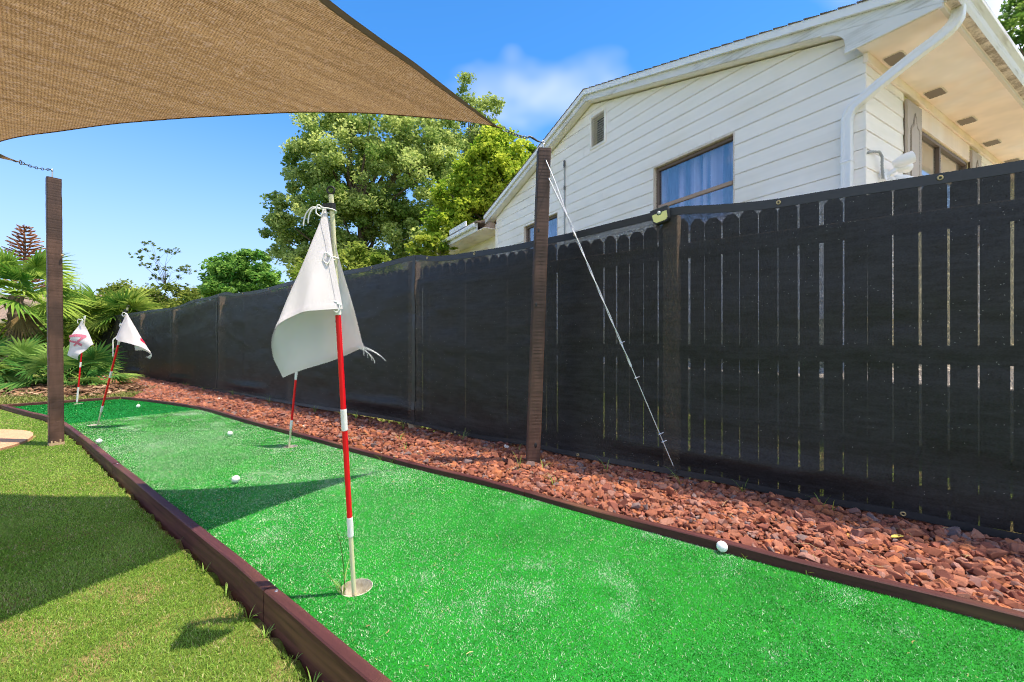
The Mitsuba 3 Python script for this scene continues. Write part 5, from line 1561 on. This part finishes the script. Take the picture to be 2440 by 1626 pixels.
def fan_palm(name, base, trunk, heads, n, petiole, radius, elev, seed, label, c_lo, c_hi, cat='palm', nseg=26, dead=0, trunk_r=0.10, azr=(0, 2 * PI), spread=3.6):
    g = np.random.default_rng(seed)
    key = thing_key(name)
    base = np.array(base, float)
    if trunk:
        top = base + np.array(trunk)
        pts = [base + (top - base) * t for t in np.linspace(0, 1, 30)]
        add(key + '__trunk', tube(pts, [trunk_r * (1.05 + 0.10 * ((i * 7) % 3 - 1)) for i in range(30)], 11), 'm_bark')
        heads = [top]
    else:
        heads = [base + np.array(h) for h in heads]
    for i in range(n):
        h = heads[i % len(heads)]
        az = azr[0] + (azr[1] - azr[0]) * ((i * 0.618034) % 1.0) + g.normal(0, 0.1)
        el = elev[0] + (elev[1] - elev[0]) * (i + g.random()) / n
        m, c = fan(h + g.normal(0, 0.03, 3), az, el, petiole * g.uniform(0.75, 1.2), radius * g.uniform(0.85, 1.12), nseg, spread * g.uniform(0.85, 1.05), g, c_lo, c_hi)
        add(key + '__leaf', m, 'm_palm', color=c)
    for i in range(dead):
        az = 2 * PI * i / dead + g.normal(0, 0.2)
        m, c = fan(heads[0] - UP * 0.08, az, g.uniform(-1.25, -0.7), petiole * 0.5, radius * 0.75, 16, 1.8, g, (0.16, 0.11, 0.05), (0.30, 0.22, 0.11), droop=0.3)
        add(key + '__dead_leaf', m, 'm_palm', color=c)
    tag(key, label, cat)


GLO, GHI = (0.08, 0.23, 0.035), (0.40, 0.55, 0.10)
fan_palm('fan_palm', (-10.42, 8.75, -0.05), (0.08, 0.0, 1.86), None, 27, 0.66, 0.70, (-0.25, 1.25), 201, 'fan palm with a rough trunk and a full crown behind the lawn post', GLO, GHI, nseg=28, dead=3, trunk_r=0.105)
fan_palm('palm_shrub', (-8.25, 7.62, 0.0), None, [(0, 0, 0.15), (0.35, 0.15, 0.12), (-0.35, 0.1, 0.15)], 38, 0.45, 0.50, (-0.20, 1.25), 211, 'low bushy fan palm spreading over the bark mulch', (0.06, 0.20, 0.045), (0.34, 0.50, 0.12), cat='palm', nseg=24)
fan_palm('palm_shrub', (-9.6, 7.6, 0.0), None, [(0, 0, 0.2), (0.2, 0.2, 0.2)], 24, 0.5, 0.55, (-0.1, 1.2), 214, 'low fan palm at the frame edge beside the bushy one', (0.06, 0.20, 0.045), (0.34, 0.50, 0.12), cat='palm', nseg=22)
fan_palm('palm_clump', (-11.7, 12.0, 0.0), None, [(0, 0, 1.55), (0.6, 0.1, 1.5), (-0.6, 0.0, 1.35), (-1.2, 0, 1.1)], 60, 0.48, 0.80, (0.0, 1.35), 221, 'clump of fan palms rising behind the far end of the black screen', (0.10, 0.23, 0.035), (0.44, 0.54, 0.11), cat='palm', nseg=24)
fan_palm('palm_clump', (-13.6, 12.6, 0.0), None, [(0, 0, 1.1), (0.5, 0.1, 1.2), (-0.4, 0, 0.9)], 34, 0.45, 0.70, (0.0, 1.25), 231, 'smaller yellowish fan palm clump left of the striped numbered flag', (0.16, 0.25, 0.04), (0.50, 0.54, 0.14), cat='palm', nseg=22)
labels['palm_clump_001']['label'] = 'smaller yellowish fan palm clump above the flag with the number 4'

# light green feathery shrub under the palm
tree('garden_shrub', (-10.9, 9.3, 0.0), [(-10.9, 9.2, 0.95, 0.5, 0.45, 0.35), (-10.0, 9.3, 0.8, 0.4, 0.4, 0.3), (-11.4, 9.1, 0.75, 0.5, 0.4, 0.35)], 60, 60, 0.09, (0.10, 0.19, 0.02), (0.30, 0.38, 0.06), 241, 0.03, 'light green shrub at the foot of the fan palm trunk', 'shrub', clump_r=0.24, limbs=4)

# dead brown conifer far off
g = np.random.default_rng(301)
key = thing_key('dead_conifer')
bx, by = -40.6, 35.0
tr = [tube([(bx, by, 0), (bx, by, 6), (bx - 0.1, by, 10.6)], [0.22, 0.16, 0.03], 8)]
vs, cs = [], []
for i in range(20):
    z = 4.6 + i * 0.30
    L = float(np.interp(z, [4.5, 7.3, 9.2, 10.6], [1.5, 1.45, 1.0, 0.35]))
    for k in range(10):
        a = k * 2 * PI / 10 + i * 0.7 + g.normal(0, 0.12)
        l = L * g.uniform(0.75, 1.1)
        d = np.array([math.cos(a), math.sin(a), 0])
        e = np.array([bx, by, z]) + d * l + UP * (0.28 * l)
        m_ = np.array([bx, by, z]) + d * l * 0.5 + UP * (0.06 * l)
        b_ = tube([np.array([bx, by, z]), m_, e], [0.035, 0.065, 0.04], 5)
        vs.append(b_); cs.append(np.tile(np.array([0.26, 0.125, 0.07]) * g.uniform(0.55, 1.3), (len(b_.vertices), 1)))
add(key + '__trunk', joined(tr), 'm_bark', smooth=60)
add(key + '__branches', joined(vs), 'm_grass', color=np.vstack(cs))
tag(key, 'dead brown conifer with upswept branches on the skyline', 'tree')

# neighbour's low house far behind the palms
NH = 'far_house'
add(NH + '__roof', sweep(None, np.array([[(x, 25.0, 2.12), (x, 32.5, 4.45), (x, 40.0, 2.12), (x, 40.0, 2.0), (x, 32.5, 4.30), (x, 25.0, 2.0)] for x in (-56, -27.0)])), 'm_roof')
add(NH + '__fascia', boxm([28.8, 0.06, 0.22], frame([-41.5, 24.96, 2.04], [1, 0, 0], [0, 1, 0], UP)), 'm_house_far')
add(NH + '__wall', boxm([26, 12.0, 2.4], frame([-41.5, 32.5, 0.85], [1, 0, 0], [0, 1, 0], UP)), 'm_house_far')
for x in (-47, -40, -33.5):
    add(NH + '__window', boxm([1.6, 0.05, 1.1], frame([x, 26.46, 1.3], [1, 0, 0], [0, 1, 0], UP)), 'm_bronze')
tag(NH, 'low neighbouring house with a brown shingle roof behind the palms', 'house')

# ------------------------------------------------------------------ bark mulch bed
g = np.random.default_rng(401)
n = 2600
cx = np.array([-8.4, -7.0, -9.6, -6.9]); cy = np.array([7.25, 7.35, 7.6, 6.75]); rx = np.array([1.5, 0.8, 1.6, 0.55]); ry = np.array([0.85, 0.55, 0.9, 0.35])
w_ = rx * ry / (rx * ry).sum()
i = g.choice(4, n, p=w_)
a, rr = g.uniform(0, 2 * PI, n), np.sqrt(g.random(n))
x, y = cx[i] + rx[i] * rr * np.cos(a), cy[i] + ry[i] * rr * np.sin(a)
z = 0.004 + 0.085 * (1 - rr ** 2) * g.uniform(0.75, 1.1, n)
keep = (x - back_l[0]) * (back_r[1] - back_l[1]) - (y - back_l[1]) * (back_r[0] - back_l[0]) < -0.06
x, y, z = x[keep], y[keep], z[keep]
ms, cs = [], []
bx_ = trimesh.creation.box([1, 1, 1])
for k in range(len(x)):
    l, w, h = g.uniform(0.05, 0.17), g.uniform(0.02, 0.05), g.uniform(0.006, 0.016)
    R = trimesh.transformations.euler_matrix(g.normal(0, 0.22), g.normal(0, 0.22), g.uniform(0, PI))
    m = bx_.copy(); m.apply_scale([l, w, h]); m.apply_transform(R); m.apply_translation([x[k], y[k], z[k]])
    ms.append(m)
    c = np.array([[0.15, 0.085, 0.05], [0.27, 0.165, 0.10], [0.38, 0.26, 0.17], [0.08, 0.045, 0.03]][g.choice(4, p=[0.42, 0.3, 0.13, 0.15])]) * g.uniform(0.75, 1.2)
    cs.append(np.tile(c, (8, 1)))
add('bark_mulch', joined(ms), 'm_mulch', color=np.vstack(cs))
tag('bark_mulch', 'brown bark mulch heaped under the low fan palms', 'mulch', kind='stuff')
